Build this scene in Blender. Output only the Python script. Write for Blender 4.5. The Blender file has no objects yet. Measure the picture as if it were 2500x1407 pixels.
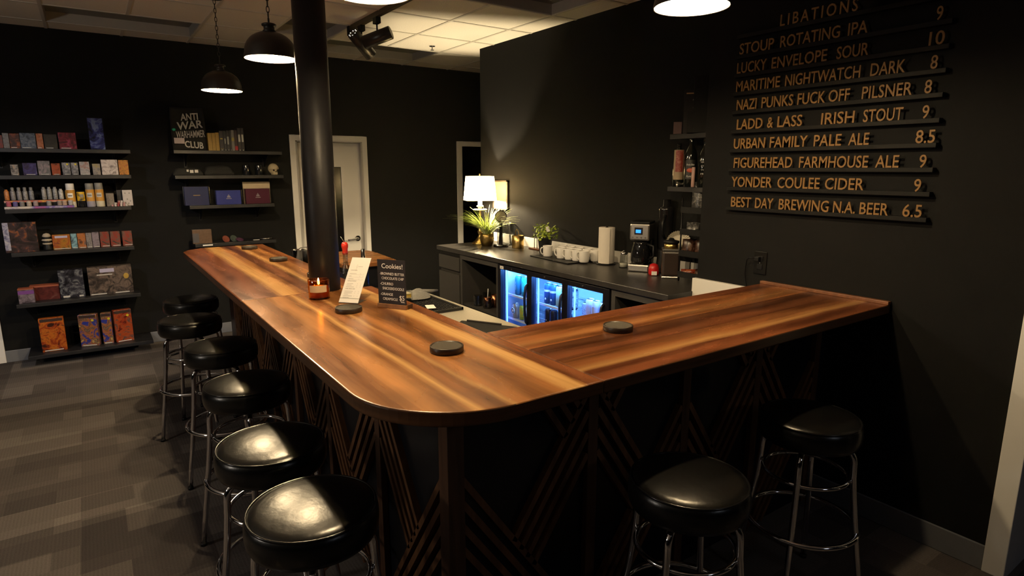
import bpy, math, random
from mathutils import Vector, Matrix
R = math.radians
PI = math.pi
S = bpy.context.scene
C = S.collection
random.seed(7)

# ---------------------------------------------------------------- camera, world, exposure, room lights
CAM = (0.0, 0.0, 1.68)
FPX, YAW, PIT = 1477.76, R(34.70), R(11.15)
cd = bpy.data.cameras.new('camera')
cam = bpy.data.objects.new('camera', cd)
C.objects.link(cam)
cam.location = CAM
cam.rotation_euler = (R(90) - PIT, 0, -YAW)
cd.sensor_fit = 'HORIZONTAL'
cd.sensor_width = 36
cd.lens = FPX / 2500 * 36
cd.clip_start = 0.02
S.camera = cam
w = bpy.data.worlds.new('world')
S.world = w
w.use_nodes = True
w.node_tree.nodes['Background'].inputs[0].default_value = (0.9, 0.85, 0.8, 1)
w.node_tree.nodes['Background'].inputs[1].default_value = 0.0
S.view_settings.view_transform = 'Standard'
S.view_settings.look = 'None'
S.view_settings.exposure = 0.0
S.view_settings.gamma = 1
S.view_settings.use_curve_mapping = False
S.cycles.use_denoising = True
S.cycles.max_bounces = 8
S.cycles.diffuse_bounces = 4
S.cycles.sample_clamp_indirect = 6
S.cycles.caustics_reflective = False
S.cycles.caustics_refractive = False

PENDANT_W = 66.0        # radiant power of a pendant bulb
LAMP_W = 112.0           # radiant power of the table lamp bulb
FRIDGE_L = 160.0


def light(name, kind, loc, energy, col, aim=None, **kw):
    d = bpy.data.lights.new(name, kind)
    d.energy = energy
    d.color = col
    for k, v in kw.items():
        setattr(d, k, v)
    o = bpy.data.objects.new(name, d)
    C.objects.link(o)
    o.location = loc
    if aim:
        o.rotation_euler = (Vector(aim) - Vector(loc)).to_track_quat('-Z', 'Y').to_euler()
    return o


# out of the picture: an added fill, one track head, an area light behind
light('added_uplight_fill', 'POINT', (-2.5, 2.6, 1.75), 56, (1.0, .88, .74), shadow_soft_size=.16)  # added point fill, no lamp known here: lifts ceiling, floor and shelf side
light('shop_track_light', 'SPOT', (-1.7, 3.4, 2.72), 130, (1.0, .93, .90), aim=(-.15, 6.7, .60), spot_size=R(46), spot_blend=.7, shadow_soft_size=.04)
light('back_highlight_light', 'AREA', (1.9, -2.6, 2.75), 4, (.85, .9, 1.0), aim=(1.9, 0, .6), shape='RECTANGLE', size=.6, size_y=.3)  # area light put behind the eye for chrome and slat highlights

# ---------------------------------------------------------------- picture geometry: a pixel of the photograph to a point on a real plane
_fw = Vector((math.sin(YAW) * math.cos(PIT), math.cos(YAW) * math.cos(PIT), -math.sin(PIT)))
_rt = Vector((math.cos(YAW), -math.sin(YAW), 0))
_dn = _fw.cross(_rt)
EYE = Vector(CAM)


def _ray(px, py):
    return _fw + _rt * ((px - 1250) / FPX) + _dn * ((py - 703.5) / FPX)


def onx(px, py, X):
    d = _ray(px, py)
    return EYE + d * (X / d.x)


def ony(px, py, Y):
    d = _ray(px, py)
    return EYE + d * (Y / d.y)


def onz(px, py, Z):
    d = _ray(px, py)
    return EYE + d * ((Z - EYE.z) / d.z)


# ---------------------------------------------------------------- materials
MATS = {}


def nt(name):
    m = bpy.data.materials.new(name)
    m.use_nodes = True
    n = m.node_tree.nodes
    return m, n, m.node_tree.links, n['Principled BSDF']


def pm(name, col, rough=.5, metal=0.0, spec=.5, vary=.12, scale=30, bump=0.0, coat=0.0, trans=0.0, ior=1.45, emit=None, es=0.0, alpha=1.0, bscale=None):
    """plain procedural material: base colour with a little noise variation, optional bump"""
    if name in MATS:
        return MATS[name]
    m, n, l, b = nt(name)
    b.inputs['Roughness'].default_value = rough
    b.inputs['Metallic'].default_value = metal
    b.inputs['Specular IOR Level'].default_value = spec
    b.inputs['Coat Weight'].default_value = coat
    b.inputs['Transmission Weight'].default_value = trans
    b.inputs['IOR'].default_value = ior
    b.inputs['Alpha'].default_value = alpha
    c = (*col, 1)
    b.inputs['Base Color'].default_value = c
    if emit:
        b.inputs['Emission Color'].default_value = (*emit, 1)
        b.inputs['Emission Strength'].default_value = es
    if vary or bump:
        tc = n.new('ShaderNodeTexCoord')
        no = n.new('ShaderNodeTexNoise')
        no.inputs['Scale'].default_value = scale
        no.inputs['Detail'].default_value = 5
        l.new(tc.outputs['Object'], no.inputs['Vector'])
        if vary:
            mx = n.new('ShaderNodeMix')
            mx.data_type = 'RGBA'
            mx.inputs[6].default_value = (*[x * (1 - vary) for x in col], 1)
            mx.inputs[7].default_value = (*[min(1, x * (1 + vary)) for x in col], 1)
            l.new(no.outputs[0], mx.inputs[0])
            l.new(mx.outputs[2], b.inputs['Base Color'])
        if bump:
            n2 = no
            if bscale:
                n2 = n.new('ShaderNodeTexNoise')
                n2.inputs['Scale'].default_value = bscale
                n2.inputs['Detail'].default_value = 4
                l.new(tc.outputs['Object'], n2.inputs['Vector'])
            bp = n.new('ShaderNodeBump')
            bp.inputs['Strength'].default_value = bump
            bp.inputs['Distance'].default_value = .01
            l.new(n2.outputs[0], bp.inputs['Height'])
            l.new(bp.outputs[0], b.inputs['Normal'])
    MATS[name] = m
    return m


def em(name, col, strength):
    if name in MATS:
        return MATS[name]
    m = bpy.data.materials.new(name)
    m.use_nodes = True
    n = m.node_tree.nodes
    n.remove(n['Principled BSDF'])
    e = n.new('ShaderNodeEmission')
    e.inputs[0].default_value = (*col, 1)
    e.inputs[1].default_value = strength
    m.node_tree.links.new(e.outputs[0], n['Material Output'].inputs[0])
    MATS[name] = m
    return m


def bulb_mat(name, col, strength):
    """clear glass bulb that glows and lets the light of its filament out"""
    if name in MATS:
        return MATS[name]
    m = em(name, col, strength)
    n, l = m.node_tree.nodes, m.node_tree.links
    t = n.new('ShaderNodeBsdfTransparent')
    a = n.new('ShaderNodeAddShader')
    l.new(n['Emission'].outputs[0], a.inputs[0])
    l.new(t.outputs[0], a.inputs[1])
    l.new(a.outputs[0], n['Material Output'].inputs[0])
    return m


def ramp(n, stops, interp='LINEAR'):
    r = n.new('ShaderNodeValToRGB')
    cr = r.color_ramp
    cr.interpolation = interp
    while len(cr.elements) < len(stops):
        cr.elements.new(1)
    for e, (p, c) in zip(cr.elements, stops):
        e.position = p
        e.color = (*c, 1) if len(c) == 3 else c
    return r


def mathn(n, l, op, a, b=None, clamp=False):
    k = n.new('ShaderNodeMath')
    k.operation = op
    k.use_clamp = clamp
    for i, v in enumerate((a, b)):
        if v is None:
            continue
        if isinstance(v, (int, float)):
            k.inputs[i].default_value = v
        else:
            l.new(v, k.inputs[i])
    return k.outputs[0]


def wood_top(name, along, c0, c1, boards, sap, rough=.24, seed=0.0, gl=1.0):
    """boards: constant colours across c0..c1; sap: light sapwood streaks along board edges"""
    m, n, l, b = nt(name)
    tc = n.new('ShaderNodeTexCoord')
    sp = n.new('ShaderNodeSeparateXYZ')
    l.new(tc.outputs['Object'], sp.inputs[0])
    A, B = (sp.outputs[1], sp.outputs[0]) if along == 'Y' else (sp.outputs[0], sp.outputs[1])
    u = mathn(n, l, 'DIVIDE', mathn(n, l, 'SUBTRACT', B, c0), c1 - c0)

    def vec(fa, fb, off=0.0):
        cb = n.new('ShaderNodeCombineXYZ')
        l.new(mathn(n, l, 'MULTIPLY', A, fa), cb.inputs[0])
        l.new(mathn(n, l, 'MULTIPLY', B, fb), cb.inputs[1])
        cb.inputs[2].default_value = seed + off
        return cb.outputs[0]

    def noise(v, sc, det=4, dist=0.0):
        k = n.new('ShaderNodeTexNoise')
        k.inputs['Scale'].default_value = sc
        k.inputs['Detail'].default_value = det
        k.inputs['Distortion'].default_value = dist
        l.new(v, k.inputs['Vector'])
        return k.outputs[0]
    base = ramp(n, boards, 'CONSTANT')
    l.new(u, base.inputs[0])
    # cathedral figure
    warp = noise(vec(1.1, 4.0), 1.6, 3, .6)
    fig = n.new('ShaderNodeTexWave')
    fig.wave_type = 'BANDS'
    fig.bands_direction = 'Y'
    fig.inputs['Scale'].default_value = 1.15
    fig.inputs['Distortion'].default_value = 7.0
    fig.inputs['Detail'].default_value = 3
    fig.inputs['Detail Scale'].default_value = 1.1
    l.new(vec(.55, 2.2, 3.1), fig.inputs['Vector'])
    grain = noise(vec(2.5, 90), 1.0, 6)
    blot = noise(vec(1.2, 5.5, 7.7), 1.3, 4, 1.2)
    f = mathn(n, l, 'ADD', mathn(n, l, 'MULTIPLY', fig.outputs[1], .38), mathn(n, l, 'MULTIPLY', grain, .26))
    f = mathn(n, l, 'ADD', f, mathn(n, l, 'MULTIPLY', blot, .85))
    f = mathn(n, l, 'SUBTRACT', f, .19)
    mul = n.new('ShaderNodeMix')
    mul.data_type = 'RGBA'
    mul.blend_type = 'MULTIPLY'
    mul.inputs[0].default_value = 1
    l.new(base.outputs[0], mul.inputs[6])
    cr = ramp(n, [(.22, (.42, .34, .28)), (.42, (.78, .71, .66)), (.60, (1.02, .98, .95)), (1.0, (1.6, 1.5, 1.38))])
    l.new(f, cr.inputs[0])
    l.new(cr.outputs[0], mul.inputs[7])
    # sapwood
    uw = mathn(n, l, 'ADD', u, mathn(n, l, 'MULTIPLY', mathn(n, l, 'SUBTRACT', warp, .5), .09))
    sr = ramp(n, sap)
    l.new(uw, sr.inputs[0])
    sm = n.new('ShaderNodeMix')
    sm.data_type = 'RGBA'
    l.new(mathn(n, l, 'MULTIPLY', sr.outputs[0], mathn(n, l, 'ADD', grain, .5), True), sm.inputs[0])
    l.new(mul.outputs[2], sm.inputs[6])
    sm.inputs[7].default_value = (.60, .33, .115, 1)
    # knots
    vo = n.new('ShaderNodeTexVoronoi')
    vo.inputs['Scale'].default_value = 1.0
    l.new(vec(1.5, 3.2, 1.3), vo.inputs['Vector'])
    kn = ramp(n, [(.0, (.25, .25, .25)), (.10, (.55, .55, .55)), (.2, (1, 1, 1))])
    l.new(mathn(n, l, 'ADD', vo.outputs[0], mathn(n, l, 'MULTIPLY', mathn(n, l, 'SUBTRACT', blot, .5), .25)), kn.inputs[0])
    km = n.new('ShaderNodeMix')
    km.data_type = 'RGBA'
    km.blend_type = 'MULTIPLY'
    km.inputs[0].default_value = .55
    l.new(sm.outputs[2], km.inputs[6])
    l.new(kn.outputs[0], km.inputs[7])
    l.new(km.outputs[2], b.inputs['Base Color'])
    b.inputs['Roughness'].default_value = rough
    b.inputs['Specular IOR Level'].default_value = .45
    rr = mathn(n, l, 'ADD', mathn(n, l, 'MULTIPLY', blot, .16), rough - .06)
    l.new(rr, b.inputs['Roughness'])
    return m


def slat_wood(name, col, dark):
    m, n, l, b = nt(name)
    tc = n.new('ShaderNodeTexCoord')
    mp = n.new('ShaderNodeMapping')
    mp.inputs['Scale'].default_value = (40, 40, 4)
    no = n.new('ShaderNodeTexNoise')
    no.inputs['Scale'].default_value = 1.0
    no.inputs['Detail'].default_value = 5
    l.new(tc.outputs['Object'], mp.inputs[0])
    l.new(mp.outputs[0], no.inputs['Vector'])
    r = ramp(n, [(.3, dark), (.7, col)])
    l.new(no.outputs[0], r.inputs[0])
    l.new(r.outputs[0], b.inputs['Base Color'])
    b.inputs['Roughness'].default_value = .42
    return m


def art(name, cols, scale=9.0, rough=.3, dist=1.2, seed=0.0):
    """printed box art: an abstract picture in the given colours"""
    if name in MATS:
        return MATS[name]
    m, n, l, b = nt(name)
    tc = n.new('ShaderNodeTexCoord')
    mp = n.new('ShaderNodeMapping')
    mp.inputs['Location'].default_value = (seed, seed * .7, seed * 1.3)
    no = n.new('ShaderNodeTexNoise')
    no.inputs['Scale'].default_value = scale * 1.5
    no.inputs['Detail'].default_value = 7
    no.inputs['Roughness'].default_value = .62
    no.inputs['Distortion'].default_value = dist
    l.new(tc.outputs['Object'], mp.inputs[0])
    l.new(mp.outputs[0], no.inputs['Vector'])
    k = len(cols)
    r = ramp(n, [(.36 + .28 * i / max(1, k - 1), c) for i, c in enumerate(cols)])
    l.new(no.outputs[0], r.inputs[0])
    l.new(r.outputs[0], b.inputs['Base Color'])
    b.inputs['Roughness'].default_value = rough
    MATS[name] = m
    return m


def glass(name, col=(1, 1, 1), rough=.03, ior=1.45, tint=.0):
    if name in MATS:
        return MATS[name]
    m = bpy.data.materials.new(name)
    m.use_nodes = True
    n, l = m.node_tree.nodes, m.node_tree.links
    n.remove(n['Principled BSDF'])
    t = n.new('ShaderNodeBsdfTransparent')
    t.inputs[0].default_value = (*col, 1)
    g = n.new('ShaderNodeBsdfGlossy')
    g.inputs['Roughness'].default_value = rough
    lw = n.new('ShaderNodeLayerWeight')
    lw.inputs[0].default_value = .5
    f0 = ((ior - 1) / (ior + 1)) ** 2 + tint
    mx = n.new('ShaderNodeMixShader')
    sch = mathn(n, l, 'ADD', mathn(n, l, 'MULTIPLY', mathn(n, l, 'POWER', lw.outputs[1], 5.0), 1 - f0), f0, True)
    l.new(sch, mx.inputs[0])
    l.new(t.outputs[0], mx.inputs[1])
    l.new(g.outputs[0], mx.inputs[2])
    l.new(mx.outputs[0], n['Material Output'].inputs[0])
    MATS[name] = m
    return m


BLACK = pm('black_plastic', (.006, .006, .0065), .45, spec=.3)
BLACKG = pm('gloss_black', (.008, .008, .009), .18, spec=.5)
WALL = pm('charcoal_wall_paint', (.0115, .0116, .0118), .7, spec=.03, vary=.06, scale=6, bump=.05, bscale=220)
SHELFP = pm('black_shelf_laminate', (.012, .012, .0145), .45, vary=.1)
WHITE = pm('white_trim_paint', (.78, .76, .72), .4, vary=.03, scale=8)
WHITEC = pm('white_ceramic', (.74, .72, .68), .18, vary=.03)
PAPER = pm('white_paper', (.86, .84, .79), .6, vary=.03)
CHROME = pm('chrome', (.78, .78, .80), .10, 1.0, vary=.0)
STEEL = pm('brushed_steel', (.52, .50, .47), .32, 1.0, vary=.1, scale=60)
BRASS = pm('brass', (.62, .43, .16), .28, 1.0, vary=.1)
DBRASS = pm('aged_brass', (.36, .25, .085), .33, 1.0, vary=.2, scale=18)
COPPER = pm('copper', (.62, .27, .14), .3, 1.0, vary=.1)
VINYL = pm('black_vinyl', (.006, .006, .006), .28, spec=.5, vary=.1, scale=14, bump=.10, bscale=26)
BRONZE = pm('dark_bronze_enamel', (.016, .012, .009), .42, .0, vary=.1)
CAB = pm('charcoal_cabinet_board', (.040, .038, .037), .55, vary=.12, scale=24)
WALNUT = slat_wood('walnut_slats', (.19, .085, .034), (.085, .037, .016))
WALNUT2 = slat_wood('walnut_posts', (.12, .055, .028), (.06, .027, .014))
GLASS = glass('clear_glass', (.84, .85, .84), .03, 1.5, .02)
GOLD = pm('gold_letter', (.22, .118, .038), .55, spec=.3, vary=.08)
CHALK = pm('white_chalk_ink', (.85, .83, .80), .8, vary=.0)
INK = pm('grey_ink', (.22, .21, .2), .8, vary=0)
LGREY = pm('light_grey_print', (.48, .47, .45), .7, vary=.1)


# ---------------------------------------------------------------- mesh builder
class MB:
    def __init__(s):
        s.v, s.f, s.m, s.sm = [], [], [], []

    def add(s, vs, fs, mi=0, smooth=False, M=None):
        k = len(s.v)
        for p in vs:
            p = Vector(p)
            s.v.append(M @ p if M else p)
        for f in fs:
            s.f.append([k + i for i in f])
            s.m.append(mi)
            s.sm.append(smooth)
        return s

    def box(s, x0, x1, y0, y1, z0, z1, mi=0, M=None):
        v = [(x, y, z) for z in (z0, z1) for y in (y0, y1) for x in (x0, x1)]
        return s.add(v, [(0, 2, 3, 1), (4, 5, 7, 6), (0, 1, 5, 4), (2, 6, 7, 3), (0, 4, 6, 2), (1, 3, 7, 5)], mi, False, M)

    def lathe(s, prof, seg=24, c=(0, 0, 0), mi=0, M=None, smooth=True, a0=0, a1=2 * PI):
        full = abs(a1 - a0 - 2 * PI) < 1e-6
        cols = seg if full else seg + 1
        vs = []
        for i in range(cols):
            a = a0 + (a1 - a0) * i / seg
            for r, z in prof:
                vs.append((c[0] + r * math.cos(a), c[1] + r * math.sin(a), c[2] + z))
        k = len(prof)
        fs = []
        for i in range(seg):
            j = (i + 1) % cols
            for q in range(k - 1):
                fs.append((i * k + q, j * k + q, j * k + q + 1, i * k + q + 1))
        return s.add(vs, fs, mi, smooth, M)

    def cyl(s, r, z0, z1, c=(0, 0), seg=24, mi=0, r2=None, M=None, bev=0.0):
        r2 = r if r2 is None else r2
        if bev:
            s.lathe([(0, z0), (r - bev, z0)], seg, (*c, 0), mi, M, False)
            s.lathe([(r - bev, z0), (r, z0 + bev), (r2, z1 - bev), (r2 - bev, z1)], seg, (*c, 0), mi, M)
            return s.lathe([(r2 - bev, z1), (0, z1)], seg, (*c, 0), mi, M, False)
        s.lathe([(0, z0), (r, z0)], seg, (*c, 0), mi, M, False)
        s.lathe([(r, z0), (r2, z1)], seg, (*c, 0), mi, M)
        return s.lathe([(r2, z1), (0, z1)], seg, (*c, 0), mi, M, False)

    def tube(s, pts, r, seg=8, closed=False, mi=0, M=None, r_end=None):
        P = [Vector(p) for p in pts]
        n = len(P)
        vs, fs = [], []
        up = None
        for i in range(n):
            if closed:
                t = P[(i + 1) % n] - P[i - 1]
            else:
                t = P[min(i + 1, n - 1)] - P[max(i - 1, 0)]
            if t.length < 1e-9:
                t = Vector((0, 0, 1))
            t.normalize()
            if up is None:
                up = Vector((0, 0, 1)) if abs(t.z) < .9 else Vector((1, 0, 0))
            up = up - t * up.dot(t)
            if up.length < 1e-6:
                up = t.orthogonal()
            up.normalize()
            b = t.cross(up)
            rr = r if r_end is None else r + (r_end - r) * i / max(1, n - 1)
            for k in range(seg):
                a = 2 * PI * k / seg
                vs.append(P[i] + (up * math.cos(a) + b * math.sin(a)) * rr)
        m = n if closed else n - 1
        for i in range(m):
            j = (i + 1) % n
            for k in range(seg):
                q = (k + 1) % seg
                fs.append((i * seg + k, i * seg + q, j * seg + q, j * seg + k))
        if not closed:
            fs.append(tuple(range(seg))[::-1])
            fs.append(tuple(range((n - 1) * seg, n * seg)))
        return s.add(vs, fs, mi, True, M)

    def ring(s, R_, r, z, c=(0, 0), seg=40, ts=8, mi=0, M=None):
        return s.tube([(c[0] + R_ * math.cos(2 * PI * i / seg), c[1] + R_ * math.sin(2 * PI * i / seg), z) for i in range(seg)], r, ts, True, mi, M)

    def prism(s, poly, z0, z1, mi=0, M=None, mtop=None):
        k = len(poly)
        vs = [(x, y, z0) for x, y in poly] + [(x, y, z1) for x, y in poly]
        s.add(vs, [tuple(range(k))[::-1]] + [(i, (i + 1) % k, k + (i + 1) % k, k + i) for i in range(k)], mi, False, M)
        return s.add([(x, y, z1) for x, y in poly], [tuple(range(k))], mi if mtop is None else mtop, False, M)

    def sphere(s, r, c, seg=16, rings=10, mi=0, sc=(1, 1, 1), M=None):
        prof = [(math.sin(PI * i / rings), -math.cos(PI * i / rings)) for i in range(rings + 1)]
        vs, fs = [], []
        for i in range(seg):
            a = 2 * PI * i / seg
            for q, z in prof:
                vs.append((c[0] + r * sc[0] * q * math.cos(a), c[1] + r * sc[1] * q * math.sin(a), c[2] + r * sc[2] * z))
        k = rings + 1
        for i in range(seg):
            j = (i + 1) % seg
            for q in range(rings):
                fs.append((i * k + q, j * k + q, j * k + q + 1, i * k + q + 1))
        return s.add(vs, fs, mi, True, M)

    def build(s, name, mats, parent=None, bev=0.0, world=False, seg=2):
        me = bpy.data.meshes.new(name)
        off = Vector((0, 0, 0))
        if world and parent:
            o = parent
            while o:
                off += o.location
                o = o.parent
        me.from_pydata([tuple(p - off) for p in s.v], [], s.f)
        for m in (mats if isinstance(mats, (list, tuple)) else [mats]):
            me.materials.append(m)
        me.polygons.foreach_set('material_index', s.m)
        me.polygons.foreach_set('use_smooth', s.sm)
        me.update()
        import bmesh
        bm = bmesh.new()
        bm.from_mesh(me)
        bmesh.ops.remove_doubles(bm, verts=bm.verts, dist=1e-5)
        bmesh.ops.recalc_face_normals(bm, faces=bm.faces)
        bm.to_mesh(me)
        bm.free()
        ob = bpy.data.objects.new(name, me)
        C.objects.link(ob)
        if parent:
            ob.parent = parent
        if bev:
            b = ob.modifiers.new('bevel', 'BEVEL')
            b.width = bev
            b.segments = seg
            b.limit_method = 'ANGLE'
            b.angle_limit = R(40)
        return ob


def tag(o, label=None, cat=None, group=None, kind=None):
    if label:
        o['label'] = label
    if cat:
        o['category'] = cat
    if group:
        o['group'] = group
    if kind:
        o['kind'] = kind
    return o


def thing(name, label, cat, loc=(0, 0, 0), rz=0.0, group=None):
    o = bpy.data.objects.new(name, None)
    o.empty_display_size = .05
    C.objects.link(o)
    o.location = loc
    o.rotation_euler = (0, 0, rz)
    return tag(o, label, cat, group)


def dup(root, loc, rz=0.0, label=None, group=None):
    r = root.copy()
    C.objects.link(r)
    r.location = loc
    r.rotation_euler = (root.rotation_euler[0], root.rotation_euler[1], rz)
    if label:
        r['label'] = label
    if group:
        r['group'] = group
    for ch in list(root.children):
        c = ch.copy()
        C.objects.link(c)
        c.parent = r
        for g in list(ch.children):
            d = g.copy()
            C.objects.link(d)
            d.parent = c
    return r


def struct(o):
    o['kind'] = 'structure'
    return o


def text(name, body, mat, parent, M, h, width=None, ext=.001, align='LEFT', space=1.0, shear=0.0, bold=0.0):
    """lettering as a mesh: cap height h, optional total width; M places it (x along the line, y up, z out)"""
    cu = bpy.data.curves.new(name, 'FONT')
    cu.body = body
    cu.extrude = .01
    cu.space_character = space
    cu.align_x = align
    cu.shear = shear
    cu.offset = bold
    cu.resolution_u = 3
    t = bpy.data.objects.new(name + '_src', cu)
    C.objects.link(t)
    dg = bpy.context.evaluated_depsgraph_get()
    me = bpy.data.meshes.new_from_object(t.evaluated_get(dg))
    bpy.data.objects.remove(t)
    bpy.data.curves.remove(cu)
    xs = [v.co.x for v in me.vertices]
    x0, x1 = min(xs), max(xs)
    sy = h / .70
    sx = (width / (x1 - x0)) if width else sy
    ox = {'LEFT': x0, 'CENTER': (x0 + x1) / 2, 'RIGHT': x1}[align]
    for v in me.vertices:
        p = Vector(((v.co.x - ox) * sx, v.co.y * sy, (v.co.z + .01) / .02 * ext))
        v.co = M @ p
    me.materials.clear()
    me.materials.append(mat)
    me.name = name
    o = bpy.data.objects.new(name, me)
    C.objects.link(o)
    if parent:
        o.parent = parent
    return o


def frame(o, xa, ya):
    """matrix with local x along xa, y along ya, origin o"""
    xa, ya = Vector(xa).normalized(), Vector(ya).normalized()
    za = xa.cross(ya)
    return Matrix(((xa.x, ya.x, za.x, o[0]), (xa.y, ya.y, za.y, o[1]), (xa.z, ya.z, za.z, o[2]), (0, 0, 0, 1)))


# ================================================================ THE ROOM
YB, XM, XK, ZC = 6.75, 2.965, 3.375, 2.855     # shelf wall, menu wall, back-bar wall, ceiling
XL, YF = -4.6, -3.6                              # far sides of the shop, out of the picture


def carpet():
    m, n, l, b = nt('carpet_tiles')
    tc = n.new('ShaderNodeTexCoord')

    def brick(w_, h_, off, loc, rot, sq=1.0):
        mp = n.new('ShaderNodeMapping')
        mp.inputs['Location'].default_value = loc
        mp.inputs['Rotation'].default_value = (0, 0, rot)
        l.new(tc.outputs['Object'], mp.inputs[0])
        k = n.new('ShaderNodeTexBrick')
        k.offset = off
        k.squash = sq
        k.inputs['Scale'].default_value = 1
        k.inputs['Brick Width'].default_value = w_
        k.inputs['Row Height'].default_value = h_
        k.inputs['Mortar Size'].default_value = 0
        k.inputs['Color1'].default_value = (0, 0, 0, 1)
        k.inputs['Color2'].default_value = (1, 1, 1, 1)
        l.new(mp.outputs[0], k.inputs[0])
        return k.outputs[0]
    a = brick(.50, .25, .37, (.02, .1, 0), 0)
    c = brick(.86, .16, .61, (.31, .04, 0), 0)
    d = brick(1.3, .50, .5, (.13, .2, 0), PI / 2)
    s = mathn(n, l, 'ADD', mathn(n, l, 'MULTIPLY', a, .42), mathn(n, l, 'MULTIPLY', c, .33))
    s = mathn(n, l, 'ADD', s, mathn(n, l, 'MULTIPLY', d, .25))
    r = ramp(n, [(.15, (.045, .039, .040)), (.5, (.092, .080, .076)), (.85, (.165, .146, .134))])
    l.new(s, r.inputs[0])
    # ribs and pile
    wv = n.new('ShaderNodeTexWave')
    wv.bands_direction = 'X'
    wv.inputs['Scale'].default_value = 22
    wv.inputs['Distortion'].default_value = .6
    l.new(tc.outputs['Object'], wv.inputs[0])
    no = n.new('ShaderNodeTexNoise')
    no.inputs['Scale'].default_value = 160
    no.inputs['Detail'].default_value = 3
    l.new(tc.outputs['Object'], no.inputs[0])
    k = mathn(n, l, 'ADD', mathn(n, l, 'MULTIPLY', wv.outputs[1], .12), mathn(n, l, 'MULTIPLY', no.outputs[0], .6))
    k = mathn(n, l, 'ADD', k, .55)
    mx = n.new('ShaderNodeMix')
    mx.data_type = 'RGBA'
    mx.blend_type = 'MULTIPLY'
    mx.inputs[0].default_value = 1
    l.new(r.outputs[0], mx.inputs[6])
    l.new(k, mx.inputs[7])
    l.new(mx.outputs[2], b.inputs['Base Color'])
    b.inputs['Roughness'].default_value = .95
    b.inputs['Specular IOR Level'].default_value = .1
    bp = n.new('ShaderNodeBump')
    bp.inputs['Strength'].default_value = .5
    bp.inputs['Distance'].default_value = .004
    l.new(k, bp.inputs['Height'])
    l.new(bp.outputs[0], b.inputs['Normal'])
    return m


struct(MB().box(XL, 5.2, YF, 8.2, -.05, 0).build('floor', carpet()))

# ceiling: lay-in tiles in a tee grid, with openings for the recessed lights
TILE = pm('ceiling_tile', (.80, .77, .69), .85, spec=.2, vary=.10, scale=90, bump=.25, bscale=160)
TEE = pm('ceiling_tee', (.62, .60, .54), .5, vary=.05)
xs = [XL, -2.9, -2.34, -1.8, -1.24, -.70, -.14, .40, .93, 1.47, 1.98, 2.56, 3.13, 3.72, 4.3, 5.2]
ys = [YF, -1.4, -.8, -.2, .4, 1.0, 1.6, 2.2, 2.8, 3.40, 3.97, 4.57, 5.18, 5.82, 6.45, 7.06, 8.2]
REC = [(-.14, .93, 5.82, 6.45), (1.98, 3.13, 5.82, 6.45), (1.47, 1.98, 5.18, 5.82), (1.98, 3.13, 3.40, 3.97)]
mb = MB()
for i in range(len(xs) - 1):
    for j in range(len(ys) - 1):
        cx, cy = (xs[i] + xs[i + 1]) / 2, (ys[j] + ys[j + 1]) / 2
        if any(a < cx < b_ and c < cy < d for a, b_, c, d in REC):
            continue
        mb.box(xs[i], xs[i + 1], ys[j], ys[j + 1], ZC, ZC + .02, 0)
for x in xs[1:-1]:
    for j in range(len(ys) - 1):
        cy = (ys[j] + ys[j + 1]) / 2
        if any(a < x - .01 and x + .01 < b_ and c < cy < d for a, b_, c, d in REC):
            continue
        mb.box(x - .011, x + .011, ys[j], ys[j + 1], ZC - .005, ZC, 1)
for y in ys[1:-1]:
    for i in range(len(xs) - 1):
        mb.box(xs[i], xs[i + 1], y - .011, y + .011, ZC - .0045, ZC, 1)
struct(mb.build('ceiling', [TILE, TEE]))
TROF = pm('troffer_white', (.42, .41, .38), .5, vary=.05)
DIFF = pm('unlit_diffuser', (.13, .13, .115), .35, vary=.1, scale=50)
for (a, b_, c, d), lab in zip(REC, ('unlit recessed ceiling light above the tall game shelves by the wall', 'unlit recessed ceiling light near the shelf wall, beside the sprinkler',
                                    'small unlit recessed ceiling light beside the black column', 'unlit recessed ceiling light close to the back bar wall')):
    t = thing('recessed_ceiling_light', lab, 'ceiling light', ((a + b_) / 2, (c + d) / 2, ZC), 0, 'recessed ceiling lights')
    X, Y = (b_ - a) / 2 - .012, (d - c) / 2 - .012
    f = MB()
    for s_ in (-1, 1):
        f.box(s_ * X - .006, s_ * X + .006, -Y, Y, 0, .075)
        f.box(-X, X, s_ * Y - .006, s_ * Y + .006, 0, .075)
    f.build('frame', TROF, t)
    MB().box(-X, X, -Y, Y, .075, .085).build('diffuser', DIFF, t)

# walls
mb = MB()
for a, b_ in ((-.845, 1.865), (2.605, 3.90), (4.80, 5.2), (XL, -1.75)):
    mb.box(a, b_, YB, YB + .12, 0, ZC)
for a, b_, z in ((1.865, 2.605, 1.985), (3.90, 4.80, 1.965), (-1.75, -.845, 2.03)):
    mb.box(a, b_, YB, YB + .12, z, ZC)
struct(mb.build('wall_back', WALL))
struct(MB().box(XK, XK + .125, 2.32, 5.44, 0, ZC).build('wall_bar', WALL))
mb = MB()
mb.box(XM, XK + .125, .735, 2.32, 0, ZC)
mb.box(XM, XK + .125, YF, -.25, 0, ZC)
mb.box(XM, XK + .125, -.25, .735, 2.04, ZC)
struct(mb.build('wall_right', WALL))
struct(MB().box(XL - .1, XL, YF, YB + .12, 0, ZC).build('wall_left', WALL))
struct(MB().box(XL, XK + .125, YF - .1, YF, 0, ZC).build('wall_front', WALL))
mb = MB()
mb.box(5.2, 5.3, -1, 8.2, 0, ZC)
mb.box(XL, 5.2, 8.2, 8.3, 0, ZC)
mb.box(XK + .125, 5.2, -1.1, -1, 0, ZC)
struct(mb.build('wall_hall', WALL))

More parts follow.
